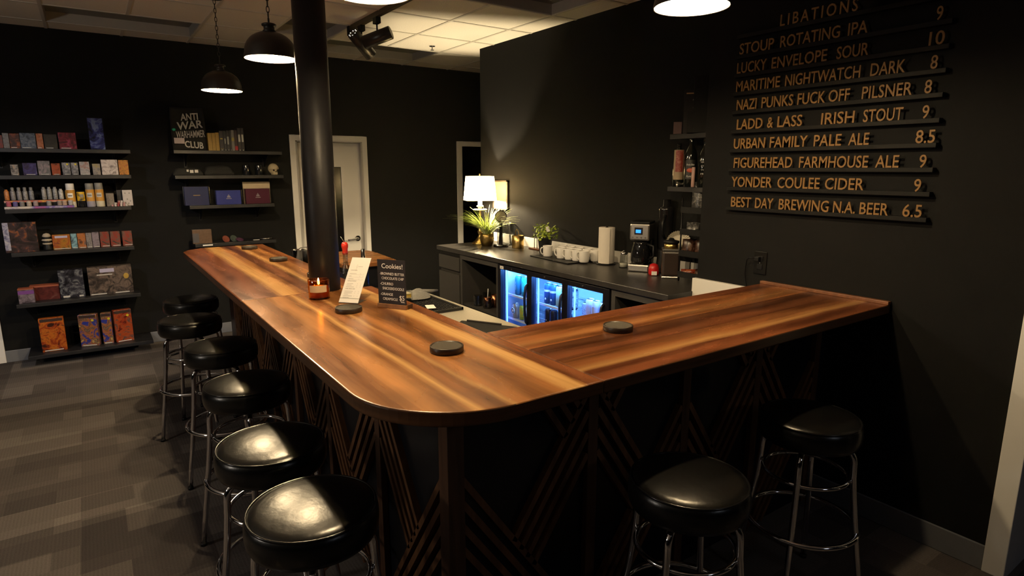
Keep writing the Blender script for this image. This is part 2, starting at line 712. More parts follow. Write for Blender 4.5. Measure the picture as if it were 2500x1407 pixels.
# door in the shelf wall behind the column
t = bpy.data.objects.new('door_1', None)
C.objects.link(t)
t.location = (2.235, YB, 0)
struct(t)
DW = pm('white_door_paint', (.74, .72, .68), .38, vary=.04, scale=5)
JAMB = pm('shaded_door_jamb', (.40, .385, .37), .45, vary=.04)  # shade of the recess put into the jamb colour
f = MB()
for s_ in (-1, 1):
    f.box(s_ * .40 - .028, s_ * .40 + .028, -.014, 0, 0, 2.035)
f.box(-.372, .372, -.014, 0, 1.975, 2.035)
f.build('door_casing', WHITE, t, bev=.003)
f = MB()
for s_ in (-1, 1):
    f.box(s_ * .362 - .010, s_ * .362 + .010, -.012, .12, 0, 1.98)
f.box(-.372, .372, -.012, .12, 1.965, 1.985)
f.build('door_jamb', JAMB, t)
f = MB()
f.box(-.352, -.16, .055, .095, .005, 1.962)
f.box(.135, .352, .055, .095, .005, 1.962)
f.box(-.16, .135, .055, .095, 1.70, 1.962)
f.box(-.16, .135, .055, .095, .005, .30)
slab = f.build('door_slab', DW, t)
MB().box(-.16, .135, .068, .082, .30, 1.70).build('door_glass', pm('dark_door_glass', (.004, .004, .005), .2, spec=.15, vary=0), t)
hp = ony(873, 582, YB + .055) - Vector((2.235, YB, 0))
f = MB()
Mh = Matrix.Translation((hp.x, .055, hp.z)) @ Matrix.Rotation(PI / 2, 4, 'X')
f.cyl(.034, 0, .012, seg=24, M=Mh, bev=.003)
f.cyl(.012, .012, .05, seg=16, M=Mh)
f.tube([(hp.x, .005, hp.z), (hp.x - .05, .003, hp.z - .003), (hp.x - .13, .008, hp.z - .012)], .011, 10)
f.build('door_lever', CHROME, t)

# open doorway at the end of the shelf wall
t = bpy.data.objects.new('door_2', None)
C.objects.link(t)
t.location = (4.35, YB, 0)
struct(t)
f = MB()
for s_ in (-1, 1):
    f.box(s_ * .485 - .035, s_ * .485 + .035, -.014, 0, 0, 2.015)
f.box(-.45, .45, -.014, 0, 1.955, 2.015)
f.build('door_casing', WHITE, t, bev=.003)
f = MB()
for s_ in (-1, 1):
    f.box(s_ * .446 - .006, s_ * .446 + .006, -.01, .12, 0, 1.965)
f.build('door_jamb', JAMB, t)

# doorway casing at the near end of the shelf wall
t = bpy.data.objects.new('door_3', None)
C.objects.link(t)
t.location = (-1.3, YB, 0)
struct(t)
f = MB()
for s_ in (-1, 1):
    f.box(s_ * .50 - .047, s_ * .50 + .047, -.016, 0, 0, 2.09)
f.box(-.453, .453, -.016, 0, 2.0, 2.09)
f.build('door_casing', WHITE, t, bev=.003)

# doorway at the near end of the menu wall
t = bpy.data.objects.new('door_4', None)
C.objects.link(t)
t.location = (XM, .25, 0)
struct(t)
f = MB()
for a, b_ in ((.425, .502), (-.56, -.485)):
    f.box(-.016, 0, a, b_, 0, 2.09)
f.box(-.016, 0, -.485, .425, 2.02, 2.09)
f.build('door_casing', WHITE, t, bev=.003)
MB().box(-.010, .40, .425, .485, 0, 2.04).build('door_jamb', pm('grey_white_jamb', (.46, .45, .46), .45), t)

# baseboards
BB = pm('grey_rubber_baseboard', (.16, .165, .18), .35, vary=.05)
struct(MB().box(-.753, 1.805, YB - .012, YB, 0, .105).build('baseboard_back', BB, bev=.003))
struct(MB().box(XM - .012, XM, .752, 1.62, 0, .112).build('baseboard_right', BB, bev=.003))
# white unpainted strips above the counters
struct(MB().box(XK - .008, XK, 2.33, 5.19, .956, 1.045).build('trim_1', pm('white_board', (.66, .64, .60), .5, vary=.12, scale=5)))
struct(MB().box(XM - .030, XM, 1.89, 2.332, .90, 1.035).build('trim_2', WHITE, bev=.002))

# black steel column through the bar
PX, PY = .952, 3.065
pil = struct(MB().cyl(.0765, 0, ZC, (PX, PY), 48).build('pillar', pm('black_column_paint', (.0085, .008, .009), .45, spec=.2, vary=.08, scale=12)))

# sprinkler
p = onz(1055, 112, ZC)
t = thing('ceiling_sprinkler', 'small chrome fire sprinkler head on the ceiling tiles', 'sprinkler', p)
MB().cyl(.030, -.006, 0, seg=24, bev=.002).build('escutcheon', CHROME, t)
f = MB()
f.cyl(.007, -.035, -.006, seg=12)
f.cyl(.018, -.040, -.036, seg=16)
f.build('head', CHROME, t)

# ================================================================ THE BAR
ZT, TH = 1.07, .042
BX0, BX1, BY0, BY1, BYI = .535, 1.185, 1.235, 5.15, 1.885
bar = thing('bar_counter', 'L-shaped bar with glossy walnut plank top over a dark panelled front', 'bar counter', (.85, 1.55, 0))
B0 = bar.location


dk, md, rd, org, tan = (.095, .034, .013), (.20, .080, .026), (.165, .056, .020), (.275, .116, .036), (.33, .15, .050)
W_NEAR = wood_top('walnut_top_near', 'Y', BX0 - .85, BX1 - .85,
                  [(0, org), (.165, tan), (.36, md), (.50, org), (.66, org), (.80, tan), (.905, rd)],
                  [(0, (0, 0, 0)), (.325, (0, 0, 0)), (.36, (.75,) * 3), (.395, (0, 0, 0)), (.47, (0, 0, 0)), (.50, (.5,) * 3), (.52, (0, 0, 0)), (.775, (0, 0, 0)), (.83, (1, 1, 1)), (.885, (.85,) * 3), (.90, (0, 0, 0))], seed=2.3)
W_FAR = wood_top('walnut_top_far', 'Y', BX0 - .85, BX1 - .85,
                 [(0, (.15, .048, .018)), (.25, (.19, .066, .022)), (.30, org), (.48, (.13, .046, .018)), (.62, org), (.80, (.19, .068, .023)), (.93, (.13, .042, .016))],
                 [(0, (0, 0, 0)), (.25, (0, 0, 0)), (.32, (.8,) * 3), (.40, (.5,) * 3), (.44, (0, 0, 0)), (.58, (0, 0, 0)), (.63, (.7,) * 3), (.68, (0, 0, 0)), (1, (0, 0, 0))], seed=9.1)
W_SHORT = wood_top('walnut_top_short', 'X', BY0 - 1.55, BYI - 1.55,
                   [(0, (.16, .05, .018)), (.15, (.20, .074, .024)), (.33, (.115, .038, .014)), (.47, (.075, .026, .010)), (.58, (.21, .078, .025)), (.86, (.14, .044, .016))],
                   [(0, (0, 0, 0)), (.13, (0, 0, 0)), (.17, (.55,) * 3), (.20, (.25,) * 3), (.235, (0, 0, 0)), (.62, (0, 0, 0)), (.68, (.18,) * 3), (.74, (0, 0, 0)), (1, (0, 0, 0))], seed=5.5)
m_, n_, l_, b_ = nt('walnut_top_edge')
tc_ = n_.new('ShaderNodeTexCoord')
mp_ = n_.new('ShaderNodeMapping')
mp_.inputs['Scale'].default_value = (3, 3, 70)
no_ = n_.new('ShaderNodeTexNoise')
no_.inputs['Scale'].default_value = 1.0
no_.inputs['Detail'].default_value = 4
l_.new(tc_.outputs['Object'], mp_.inputs[0])
l_.new(mp_.outputs[0], no_.inputs[0])
r_ = ramp(n_, [(.3, (.060, .024, .010)), (.7, (.135, .056, .021))])
l_.new(no_.outputs[0], r_.inputs[0])
l_.new(r_.outputs[0], b_.inputs['Base Color'])
b_.inputs['Roughness'].default_value = .3
W_EDGE = m_
# near section with the big rounded corner
rc = .335
poly = [(BX1, BY0), (BX1, 3.02), (BX0, 3.02)]
poly += [(BX0 + rc - rc * math.cos(a), BY0 + rc - rc * math.sin(a)) for a in [PI / 2 * i / 18 for i in range(19)]]
MB().prism(poly, ZT - TH, ZT, 1, None, 0).build('countertop', [W_NEAR, W_EDGE], bar, bev=.006, world=True, seg=3)
# far section, its outer far corner clipped round
rr = .10
poly = [(BX0, 3.022), (BX1 - .045, 3.022), (BX1 - .045, BY1 + .12)]
poly += [(BX0 + .15, BY1 + .12), (BX0 + .04, BY1 + .03), (BX0, BY1 - .06)]
MB().prism(poly, ZT - TH, ZT, 1, None, 0).build('countertop', [W_FAR, W_EDGE], bar, bev=.006, world=True, seg=3)
poly = [(BX1 + .001, BY0), (XM - .004, BY0), (XM - .004, BYI), (BX1 + .001, BYI)]
MB().prism(poly, ZT - TH, ZT, 1, None, 0).build('countertop', [W_SHORT, W_EDGE], bar, bev=.006, world=True, seg=3)
MB().box(XM - .028, XM - .003, BY0, BYI, ZT, ZT + .016).build('end_upstand', slat_wood('walnut_end_strip', (.22, .085, .035), (.14, .055, .022)), bar, bev=.002, world=True)
# dark front panels
PXF, PYF = .815, 1.505
PANEL = pm('navy_black_panel', (.0085, .0095, .013), .30, spec=.45, vary=.1, scale=5, bump=.02, bscale=5)
MB().box(PXF + .012, PXF + .030, PYF + .012, BY1 - .02, .0, ZT - TH).build('front_panel', PANEL, bar, world=True)
MB().box(PXF + .012, XM, PYF + .012, PYF + .030, .0, ZT - TH).build('front_panel', PANEL, bar, world=True)
MB().box(PXF + .03, XM - .01, PYF + .03, BYI - .01, ZT - TH - .06, ZT - TH).build('top_rail', PANEL, bar, world=True)
# posts and fanned slats
postx = [PXF + .007, 1.385, 1.887, 2.371, 2.86]
posty = [PYF + .007, 2.06, 2.65, 3.19, 3.74, 4.28, 4.80]
ztop = ZT - TH
MB().box(PXF - .022, PXF + .036, PYF - .022, PYF + .036, 0, ztop).build('corner_post', WALNUT2, bar, bev=.002, world=True)
for x in postx[1:]:
    MB().box(x - .0225, x + .0225, PYF - .014, PYF + .012, 0, ztop).build('post', WALNUT2, bar, bev=.002, world=True)
for y in posty[1:]:
    MB().box(PXF - .014, PXF + .012, y - .0225, y + .0225, 0, ztop).build('post', WALNUT2, bar, bev=.002, world=True)


def slats(a, b_, ua, ub, vertical_plane):
    """one bay: a is the post the long slats fan down from, b_ the post the low ones fan from (positions along the bar)"""
    W = abs(b_ - a)
    sg = 1 if b_ > a else -1
    k = 1.46
    mbs = MB()
    ang = math.atan(k)

    def bar_(u0, z0, u1, z1):
        # a slat from (u0,z0) to (u1,z1), u measured from post a
        d = Vector((u1 - u0, z1 - z0))
        L = d.length
        if L < .03:
            return
        d /= L
        nn = Vector((-d.y, d.x)) * .0105
        p, q = Vector((u0, z0)), Vector((u1, z1))
        c4 = [p + nn, p - nn, q - nn, q + nn]
        vs = []
        for dep in (-.012, .012):
            for c in c4:
                u = a + sg * c.x
                vs.append((u, PYF + dep, c.y) if vertical_plane == 'X' else (PXF + dep, u, c.y))
        mbs.add(vs, [(0, 1, 2, 3), (4, 7, 6, 5), (0, 4, 5, 1), (1, 5, 6, 2), (2, 6, 7, 3), (3, 7, 4, 0)])
    zA, zB, st = .955, .78, .080
    pw = .0225
    for i in range(4):                         # long slats from the upper post
        z0 = zA - st * i
        # meets the low line z = zB - k (W - u)
        u1 = (z0 - zB + k * W) / (2 * k)
        bar_(pw, z0 - k * pw, min(u1, W - pw), z0 - k * min(u1, W - pw))
    for i in range(4):                         # low slats from the other post
        z0 = zB - st * i
        u1 = max(pw, W - z0 / k)
        bar_(W - pw, z0 - k * pw, u1, max(.012, z0 - k * (W - u1)))
    for i in range(3):                         # short slats from the rail down to the first long one
        ut = W - .245 - .062 * i - .03
        zt = ztop - .012
        u1 = (zA - zt + k * ut) / (2 * k)
        if ut - u1 > .02 and u1 > pw:
            bar_(ut, zt, u1, zt - k * (ut - u1))
    return mbs


for i in range(4):
    a, b_ = (postx[i + 1], postx[i]) if i % 2 == 0 else (postx[i], postx[i + 1])
    slats(a, b_, 0, 0, 'X').build('slat_panel', WALNUT, bar, world=True)
for i in range(6):
    a, b_ = (posty[i + 1], posty[i]) if i % 2 == 0 else (posty[i], posty[i + 1])
    slats(a, b_, 0, 0, 'Y').build('slat_panel', WALNUT, bar, world=True)

# work counter behind the bar and the raised cabinet beyond it
STONE = pm('speckled_beige_worktop', (.36, .335, .27), .4, vary=.22, scale=120)
t = thing('work_counter', 'beige speckled work counter running behind the long side of the bar', 'counter', (1.40, 2.65, 0))
MB().box(1.10, 1.722, 1.90, 3.42, .865, .90).build('worktop', STONE, t, bev=.003, world=True)
MB().box(1.10, 1.69, 1.92, 3.40, 0, .865).build('body', CAB, t, world=True)
t = thing('service_cabinet', 'dark cabinet with rounded walnut top beyond the column', 'cabinet', (1.46, 4.12, 0))
poly = [(1.31, 3.80), (1.66, 3.80), (1.685, 3.83), (1.712, 4.22)]
poly += [(1.612 + .10 * math.cos(a), 4.345 + .10 * math.sin(a)) for a in [PI / 2 * i / 8 for i in range(9)]]
poly += [(1.31, 4.445)]
W_SIDE = wood_top('walnut_top_cabinet', 'X', -.33, .33, [(0, md), (.4, rd), (.7, md)], [(0, (0, 0, 0)), (.5, (.3,) * 3), (1, (0, 0, 0))], seed=4.0)
MB().prism(poly, ZT - .03, ZT).build('cabinet_top', W_SIDE, t, bev=.004, world=True)
MB().box(1.33, 1.67, 3.84, 4.42, 0, ZT - .03).build('body', PANEL, t, world=True)

# ================================================================ PENDANTS
SHADE_IN = pm('white_enamel_lining', (.80, .76, .66), .5, vary=0)


def pendant(loc, label, dim=1.0):
    t = thing('pendant_lamp', label, 'pendant lamp', loc, 0, 'pendant lamps over the bar')
    r = .135
    prof = [(r, 0), (r + .001, .006), (r - .004, .03)]
    for i in range(1, 9):
        a = PI / 2 * i / 9
        prof.append(((r - .004) * math.cos(a) ** .9, .03 + .108 * math.sin(a)))
    prof += [(.034, .140), (.027, .147), (.027, .163), (.036, .166), (.037, .174), (.030, .178), (0, .178)]
    MB().lathe(prof, 40).build('shade', BRONZE, t)
    inn = [(r - .003, .001), (r - .008, .03)]
    for i in range(1, 9):
        a = PI / 2 * i / 9
        inn.append(((r - .008) * math.cos(a) ** .9, .028 + .104 * math.sin(a)))
    inn.append((0, .134))
    MB().lathe(inn, 40).build('shade_lining', SHADE_IN, t)
    MB().cyl(.018, .062, .132, seg=16).build('socket', WHITEC, t)
    MB().sphere(.030, (0, 0, .034), 14, 9).build('bulb', bulb_mat('warm_bulb', (1.0, .75, .43), 25), t)
    light('pendant_filament', 'POINT', (0, 0, .034), PENDANT_W * dim, (1.0, .75, .43), shadow_soft_size=.024).parent = t
    h = ZC - loc[2]
    f = MB()
    f.tube([(0, 0, .176), (0, 0, .205)], .005, 8)
    z = .205
    i = 0
    while z < h - .03:
        pts = []
        for k in range(14):
            a = 2 * PI * k / 14
            u, vv = .0075 * math.cos(a), .0175 * math.sin(a)
            pts.append((u, 0, z + .0145 + vv) if i % 2 else (0, u, z + .0145 + vv))
        f.tube(pts, .0021, 6, True)
        z += .0285
        i += 1
    f.build('chain', BRONZE, t)
    MB().cyl(.06, h - .022, h, seg=24, bev=.004).build('ceiling_canopy', BRONZE, t)
    return t


P1 = (.862, 4.86, 2.222)
pd = pendant((P1[0], P1[1], P1[2]), 'black dome pendant lamp over the far end of the long bar')
pendant((.880, 3.52, 2.252), 'black dome pendant lamp hanging just beside the black column')
pendant((.845, 2.045, 2.250), 'black dome pendant lamp cut off by the top edge, its glowing rim beside the track')
pendant((1.865, 1.555, 2.252), 'black dome pendant lamp over the short bar, in front of the drinks menu', .6)

# ================================================================ TRACK LIGHT
t = thing('track_light_rail', 'dark ceiling track rail carrying two black spotlights', 'track rail', (1.965, 5.2, ZC))
f = MB()
f.box(-.018, .018, -3.2, .03, -.038, 0)
f.build('rail', pm('bronze_track', (.05, .040, .022), .4), t, bev=.002)
MB().box(-.022, .022, .0, .05, -.075, 0).build('end_cap', BLACK, t, bev=.002)


def can(loc, aim, label, vents):
    t = thing('track_spotlight', label, 'spotlight', loc, 0, 'spotlights on the ceiling track')
    MB().box(-.02, .02, -.035, .035, -.045, 0).build('adapter', BLACK, t, bev=.003)
    MB().tube([(0, 0, -.045), (0, 0, -.105)], .007, 8).build('stem', BLACK, t)
    d = (Vector(aim) - Vector(loc)).normalized()
    q = d.to_track_quat('Z', 'Y').to_matrix().to_4x4()
    M = Matrix.Translation((0, 0, -.145)) @ q
    f = MB()
    L = .115
    f.lathe([(0, -L), (.046, -L), (.050, -L + .004), (.050, L), (.046, L), (.044, L - .02), (0, L - .02)], 28, M=M)
    f.build('can', pm('black_can_enamel', (.020, .018, .016), .35), t)
    if vents:
        f = MB()
        for k in range(8):
            a = 2 * PI * k / 8 + .2
            f.cyl(.0035, -L - .001, -L + .001, (.034 * math.cos(a), .034 * math.sin(a)), seg=8, M=M)
        f.build('vent_hole', em('vent_glow', (1, .93, .8), 4), t)
    else:
        MB().cyl(.043, -L - .002, -L + .001, seg=24, M=M).build('end_disc', pm('grey_can_end', (.10, .095, .085), .5), t)
    return t


p1 = onz(892, 88, ZC - .038)
p2 = onz(920, 62, ZC - .038)
can((1.965, 4.98, ZC - .038), (2.675, 5.215, 2.20), 'black track spotlight with lit vent holes, at the end of the rail', True)
can((1.965, 4.66, ZC - .038), (.9, 5.5, 2.35), 'black track spotlight with grey end disc, second from the rail end', False)

# ================================================================ BAR STOOLS
CH = pm('stool_chrome', (.80, .80, .84), .08, 1.0, vary=0)


def stool(loc, rz, label):
    t = thing('bar_stool', label, 'bar stool', loc, rz, 'black vinyl bar stools around the bar')
    r = .181
    prof = [(0, .655), (r - .02, .655), (r - .006, .660), (r + .001, .676), (r + .003, .700), (r + .002, .722), (r - .003, .737), (r - .008, .742)]
    MB().lathe(prof, 56).build('seat_band', VINYL, t)
    top = [(r - .008, .742), (r - .014, .7475), (r - .035, .7525), (.10, .758), (.05, .761), (0, .762)]
    cu = MB().lathe(top, 56).build('seat_cushion', VINYL, t)
    MB().ring(r - .006, .0042, .743, seg=56, ts=8).build('piping', BLACKG, cu)
    MB().cyl(.10, .640, .656, seg=28, bev=.003).build('swivel_plate', BLACK, t)
    for k in range(4):
        a = PI / 2 * k + PI / 4
        prof = [(.03, .640), (.118, .640), (.140, .637), (.153, .628), (.160, .614), (.163, .595), (.166, .54), (.174, .46), (.184, .38), (.192, .325), (.196, .295), (.203, .24), (.222, .12), (.236, .012)]
        leg = MB().tube([(q * math.cos(a), q * math.sin(a), z) for q, z in prof], .0115, 12).build('leg', CH, t)
        MB().cyl(.0135, 0, .016, (.2365 * math.cos(a), .2365 * math.sin(a)), 12).build('foot_glide', BLACK, leg)
    MB().ring(.152, .0085, .520, seg=48, ts=10).build('upper_ring', CH, t)
    MB().ring(.200, .0105, .310, seg=56, ts=10).build('footrest_ring', CH, t)
    return t


st = stool((.424, 1.605, 0), .45, 'black vinyl bar stool nearest the rounded bar corner, on the long side')
for (x, y), rz, lab in (((.428, 2.093), 1.0, 'second bar stool from the rounded corner, creased shiny black seat'),
                        ((.490, 2.786), .6, 'third bar stool from the rounded corner along the long side'),
                        ((.500, 3.492), 1.13, 'fourth bar stool from the rounded corner, below the joint in the walnut top'),
                        ((.442, 4.231), 1.10, 'fifth bar stool from the rounded corner, hiding part of the last one'),
                        ((.530, 4.887), .7, 'last black bar stool on the long side, mostly hidden behind another stool')):
    dup(st, (x, y, 0), rz, lab)
dup(st, (1.424, 1.100, 0), 1.15, 'bar stool under the short side of the bar, with a gold glint on the seat')
dup(st, (2.195, 1.150, 0), 1.15, 'bar stool closest to the menu wall, both chrome rings in plain view')

# ================================================================ ON THE BAR
CORKM = pm('dark_coaster_felt', (.055, .047, .034), .9, vary=.3, scale=150)
CRIM = pm('dark_wood_rim', (.030, .020, .013), .4, vary=.2, scale=30)


def coaster(x, y, label, r=.0575):
    t = thing('coaster', label, 'coaster', (x, y, ZT), 0, 'round dark coasters on the bar')
    MB().lathe([(0, .0), (r - .002, .0), (r, .002), (r, .0205), (r - .0015, .022), (r - .005, .022), (r - .006, .0175), (0, .0175)], 40).build('rim', CRIM, t)
    MB().cyl(r - .0065, .0165, .0195, seg=36).build('felt_pad', CORKM, t)
    return t


c0 = onz(1090.5, 844, ZT + .02)
co = coaster(c0.x, c0.y, 'round dark coaster near the rounded bar corner')
for px, py, lab in ((1509, 794, 'round dark coaster alone on the short side of the bar'),
                    (851, 750, 'round dark coaster in front of the white menu card'),
                    (775, 666, 'round dark coaster half hidden behind the black column'),
                    (679.5, 630, 'round dark coaster beyond the column, second from the far bar end'),
                    (609, 602, 'round dark coaster at the very far end of the bar')):
    c = onz(px, py, ZT + .02)
    dup(co, (c.x, c.y, ZT), 0, lab)

# candle
c = onz(795, 733, ZT)
t = thing('candle', 'lit candle in an amber glass jar with a blank tan label', 'candle', (.857, 2.86, ZT))
r = .050
AMB = glass('amber_glass', (.90, .55, .16), .04, 1.45, .02)
MB().lathe([(0, .0), (r - .003, .0), (r, .004), (r, .090), (r - .002, .094), (r - .004, .090), (r - .004, .008), (0, .008)], 36).build('jar', AMB, t)
MB().lathe([(0, .009), (r - .005, .009), (r - .005, .058), (.012, .058), (0, .056)], 32).build('wax', pm('amber_wax', (.62, .34, .10), .4), t)
face = math.atan2(-2.86, -.857)
MB().lathe([(r + .0006, .037), (r + .0006, .070)], 14, a0=face - .95, a1=face + .75).build('label_sticker', pm('tan_label', (.55, .40, .24), .7), t)
MB().tube([(0, 0, .055), (.001, 0, .068)], .0012, 6).build('wick', BLACK, t)
MB().lathe([(0, 0), (.004, .004), (.0055, .010), (.004, .020), (.0015, .030), (0, .034)], 12, (0, 0, .066)).build('flame', em('candle_flame', (1.0, .55, .16), 160), t)

# menu card in a clear stand
bl, br = onz(827, 738, ZT + .004), onz(879, 741, ZT + .004)
xa = Vector((br.x - bl.x, br.y - bl.y, 0)).normalized()
hd = Vector((-xa.y, xa.x, 0))           # points away from the eye
if hd.dot(Vector((bl.x, bl.y, 0))) < 0:
    hd = -hd
cw = .098
ya = Vector((0, 0, 1)) * .84 + hd * .46 + xa * .10   # slumps sideways and back in its stand
t = thing('menu_card', 'tall white drinks menu card leaning back in a clear acrylic stand', 'menu', (bl.x, bl.y, ZT))
za = xa.cross(ya).normalized()
Mc = Matrix(((xa.x, ya.x, za.x, 0), (xa.y, ya.y, za.y, 0), (xa.z, ya.z, za.z, .004), (0, 0, 0, 1)))
ch = .232
f = MB().box(0, cw, 0, ch, 0, .0012, M=Mc)
f.build('card', PAPER, t)
f = MB()
f.box(-.001, cw + .001, -.003, .05, -.004, -.0005, M=Mc)
f.box(0, cw, .02, .023, .0014, .0022, M=Mc)
Mb = frame((0, 0, .0005), xa, hd)
f.box(0, cw, 0, .085, 0, .002, M=Mb)
f.build('acrylic_stand', GLASS, t)


def onC(u, v, d=.0013):
    return Mc @ Matrix.Translation((u, v, d))


f = MB()
f.tube([(.040, .178, .0013), (.037, .188, .0013), (.040, .197, .0013), (.043, .188, .0013), (.0395, .176, .0013), (.0385, .168, .0013)], .0005, 4, M=Mc)
f.build('logo', LGREY, t)
text('heading', 'COCKTAILS', INK, t, onC(.013, .163), .0048, .033, .0003)
text('heading', 'NON-ALCOHOLIC', INK, t, onC(.013, .108), .0048, .044, .0003)
text('heading', 'WINE, MEAD, SAKE', INK, t, onC(.013, .068), .0048, .049, .0003)
f = MB()
for u, v, wd in ((.046, .184, .022), (.013, .147, .034), (.013, .134, .012), (.013, .120, .026), (.013, .095, .032), (.013, .087, .026), (.013, .079, .040), (.013, .056, .042), (.013, .048, .040),
                 (.013, .041, .022), (.013, .033, .044), (.013, .025, .030)):
    f.box(u, u + wd, v, v + .0020, .0012, .0016, M=Mc)
f.build('menu_print', LGREY, t)
f = MB()
for v in (.147, .134, .120, .095, .087, .079, .056, .048, .033):
    f.box(.066, .0685, v, v + .002, .0012, .0016, M=Mc)
    f.box(.083, .0855, v, v + .002, .0012, .0016, M=Mc)
f.build('price_print', LGREY, t)
f = MB()
for v in (.143, .130, .116):
    f.box(.012, .088, v, v + .0005, .0012, .0016, M=Mc)
f.build('rule_print', LGREY, t)

# chalkboard on a small wooden foot
a, b_ = onz(925, 750, ZT), onz(993, 757, ZT)
xa = Vector((b_.x - a.x, b_.y - a.y, 0))
wd = xa.length
xa.normalize()
hd = Vector((-xa.y, xa.x, 0))
t = thing('chalkboard_sign', 'small black chalkboard sign in a wooden foot listing cookies', 'sign', (a.x, a.y, ZT))
Mb = frame((0, 0, 0), xa, (0, 0, 1))
f = MB().box(-.002, wd + .002, 0, .020, -.006, .008, M=Mb)
f.build('wooden_foot', slat_wood('sign_foot_wood', (.26, .12, .045), (.17, .075, .028)), t, bev=.0015)
f = MB().box(wd - .004, wd + .004, 0, .020, -.045, -.006, M=Mb)
f.build('foot_leg', slat_wood('sign_leg_wood', (.10, .05, .025), (.06, .03, .014)), t, bev=.0015)
bh = .218
MB().box(.002, wd, .017, bh, -.002, .002, M=Mb).build('board', pm('chalkboard', (.012, .010, .011), .5, vary=.2, scale=40), t, bev=.0008)


def onB(u, v):
    return Mb @ Matrix.Translation((u * wd, v, .0021))


for s_, u, v, h, wf in (('Cookies!', .17, .180, .021, .74), ('-Browned Butter', .10, .150, .0115, .86), ('Chocolate Chip', .16, .130, .0115, .78), ('-Churro', .10, .105, .0120, .46),
                        ('Snickerdoodle', .18, .084, .0120, .76), ('-Orange', .10, .058, .0115, .44), ('Creamsicle', .18, .037, .0115, .52), ('$5', .77, .040, .022, .17)):
    text('chalk_lettering', s_ if s_ == 'Cookies!' else s_.upper(), CHALK, t, onB(u, v), h, wf * wd, .0004)
f = MB()
f.box(.80 * wd, .93 * wd, .0345, .0358, .002, .0024, M=Mb)
f.box(.82 * wd, .95 * wd, .0305, .0318, .002, .0024, M=Mb)
f.build('chalk_underline', CHALK, t)

# ================================================================ BEHIND THE BAR
WCZ = .90
t = thing('bar_mat', 'black rubber bar mat with raised studs on the beige work counter', 'bar mat', (1.565, 3.12, WCZ))
RUB = pm('black_rubber', (.014, .014, .015), .5)
f = MB()
f.box(-.13, .10, -.235, .235, 0, .006)
for a_, b_, c_, d_ in ((-.13, -.12, -.235, .235), (.09, .10, -.235, .235), (-.13, .10, -.235, -.225), (-.13, .10, .225, .235)):
    f.box(a_, b_, c_, d_, .006, .016)
for i in range(11):
    for j in range(24):
        x, y = -.110 + i * .0195, -.212 + j * .0184
        f.box(x - .004, x + .004, y - .004, y + .004, .006, .012)
f.build('mat', RUB, t)
p = onz(1040, 754, WCZ + .017)
t = thing('white_card', 'small white card lying on the edge of the rubber bar mat', 'card', (1.515, 2.995, WCZ + .0165), R(-18))
MB().box(-.025, .025, -.045, .045, 0, .0015).build('card', PAPER, t)
# folded towel
t = thing('bar_towel', 'crumpled grey bar towel lying on the black mat', 'towel', (1.56, 3.31, WCZ + .016), .4)
f = MB()
seg, rg = 28, 12
vs, fs = [], []
for i in range(seg):
    a = 2 * PI * i / seg
    for j in range(rg + 1):
        u = j / rg
        rr_ = .105 * u
        h = (1 - u ** 3) * (.034 + .010 * math.sin(3 * a + 1) * u + .008 * math.sin(5 * a) * u) + .002
        vs.append((rr_ * math.cos(a) * 1.15 * (1 + .12 * math.sin(2 * a + .6)), rr_ * math.sin(a) * (1 + .12 * math.sin(3 * a)), h))
k = rg + 1
for i in range(seg):
    j2 = (i + 1) % seg
    for j in range(rg):
        fs.append((i * k + j, j2 * k + j, j2 * k + j + 1, i * k + j + 1))
f.add(vs, fs, 0, True)
f.tube([(.08, 0, .018), (.14, -.03, .014), (.19, -.035, .010)], .014, 8, r_end=.006)
f.build('cloth', pm('grey_towel', (.20, .195, .18), .95, vary=.2, scale=60, bump=.3, bscale=120), t)

# till tablet, seen from behind
a, b_ = onz(1127, 781, .965), onz(1264, 797, .965)
e_ = Vector((b_.x - a.x, b_.y - a.y, 0))
el = e_.length
e_.normalize()
dn_ = Vector((e_.y, -e_.x, 0))
if dn_.x > 0:
    dn_ = -dn_
t = thing('till_tablet', 'black till tablet lying tilted on its stand behind the inner bar corner', 'tablet', (a.x, a.y, WCZ))
Mt = frame((0, 0, .058), e_, (dn_ + Vector((0, 0, -.13))))
MB().box(0, el, 0, .17, -.006, .006, M=Mt).build('screen', BLACK, t, bev=.004)
MB().box(.03, el * .72, -.004, .004, -.012, 0, M=Mt).build('top_trim', pm('dark_grey_plastic', (.05, .045, .04), .5), t, bev=.002)
f = MB()
f.box(el * .35, el * .65, .03, .13, .044, .050, M=frame((0, 0, .0505), e_, dn_))
f.box(el * .45, el * .55, .06, .10, .010, .046, M=frame((0, 0, .0505), e_, dn_))
f.build('stand', BLACK, t)

# bottle with a red pourer, next to the column
c = onz(843, 690, WCZ)
t = thing('spirit_bottle', 'clear glass bottle with a red pourer standing beside the black column', 'bottle', (1.285, 3.62, .865))
t.location = (1.262, 3.63, WCZ)
f = MB()
f.lathe([(0, 0), (.036, 0), (.039, .006), (.039, .135), (.034, .165), (.018, .195), (.0145, .215), (.0145, .262), (.0165, .264), (.0165, .272), (0, .272)], 28)
f.build('glass_body', glass('bottle_glass', (.70, .72, .72), .06, 1.5, .12), t)
MB().cyl(.036, .004, .050, seg=24).build('liquid', pm('blue_black_liquid', (.01, .015, .035), .1), t)
MB().lathe([(.0152, .262), (.0165, .268), (.0165, .296), (.020, .306), (.0205, .322), (.014, .336), (0, .338)], 20).build('red_pourer', pm('red_plastic', (.62, .035, .02), .3), t)
MB().tube([(0, 0, .330), (-.008, .004, .350), (-.020, .010, .372)], .002, 6).build('spout', STEEL, t)
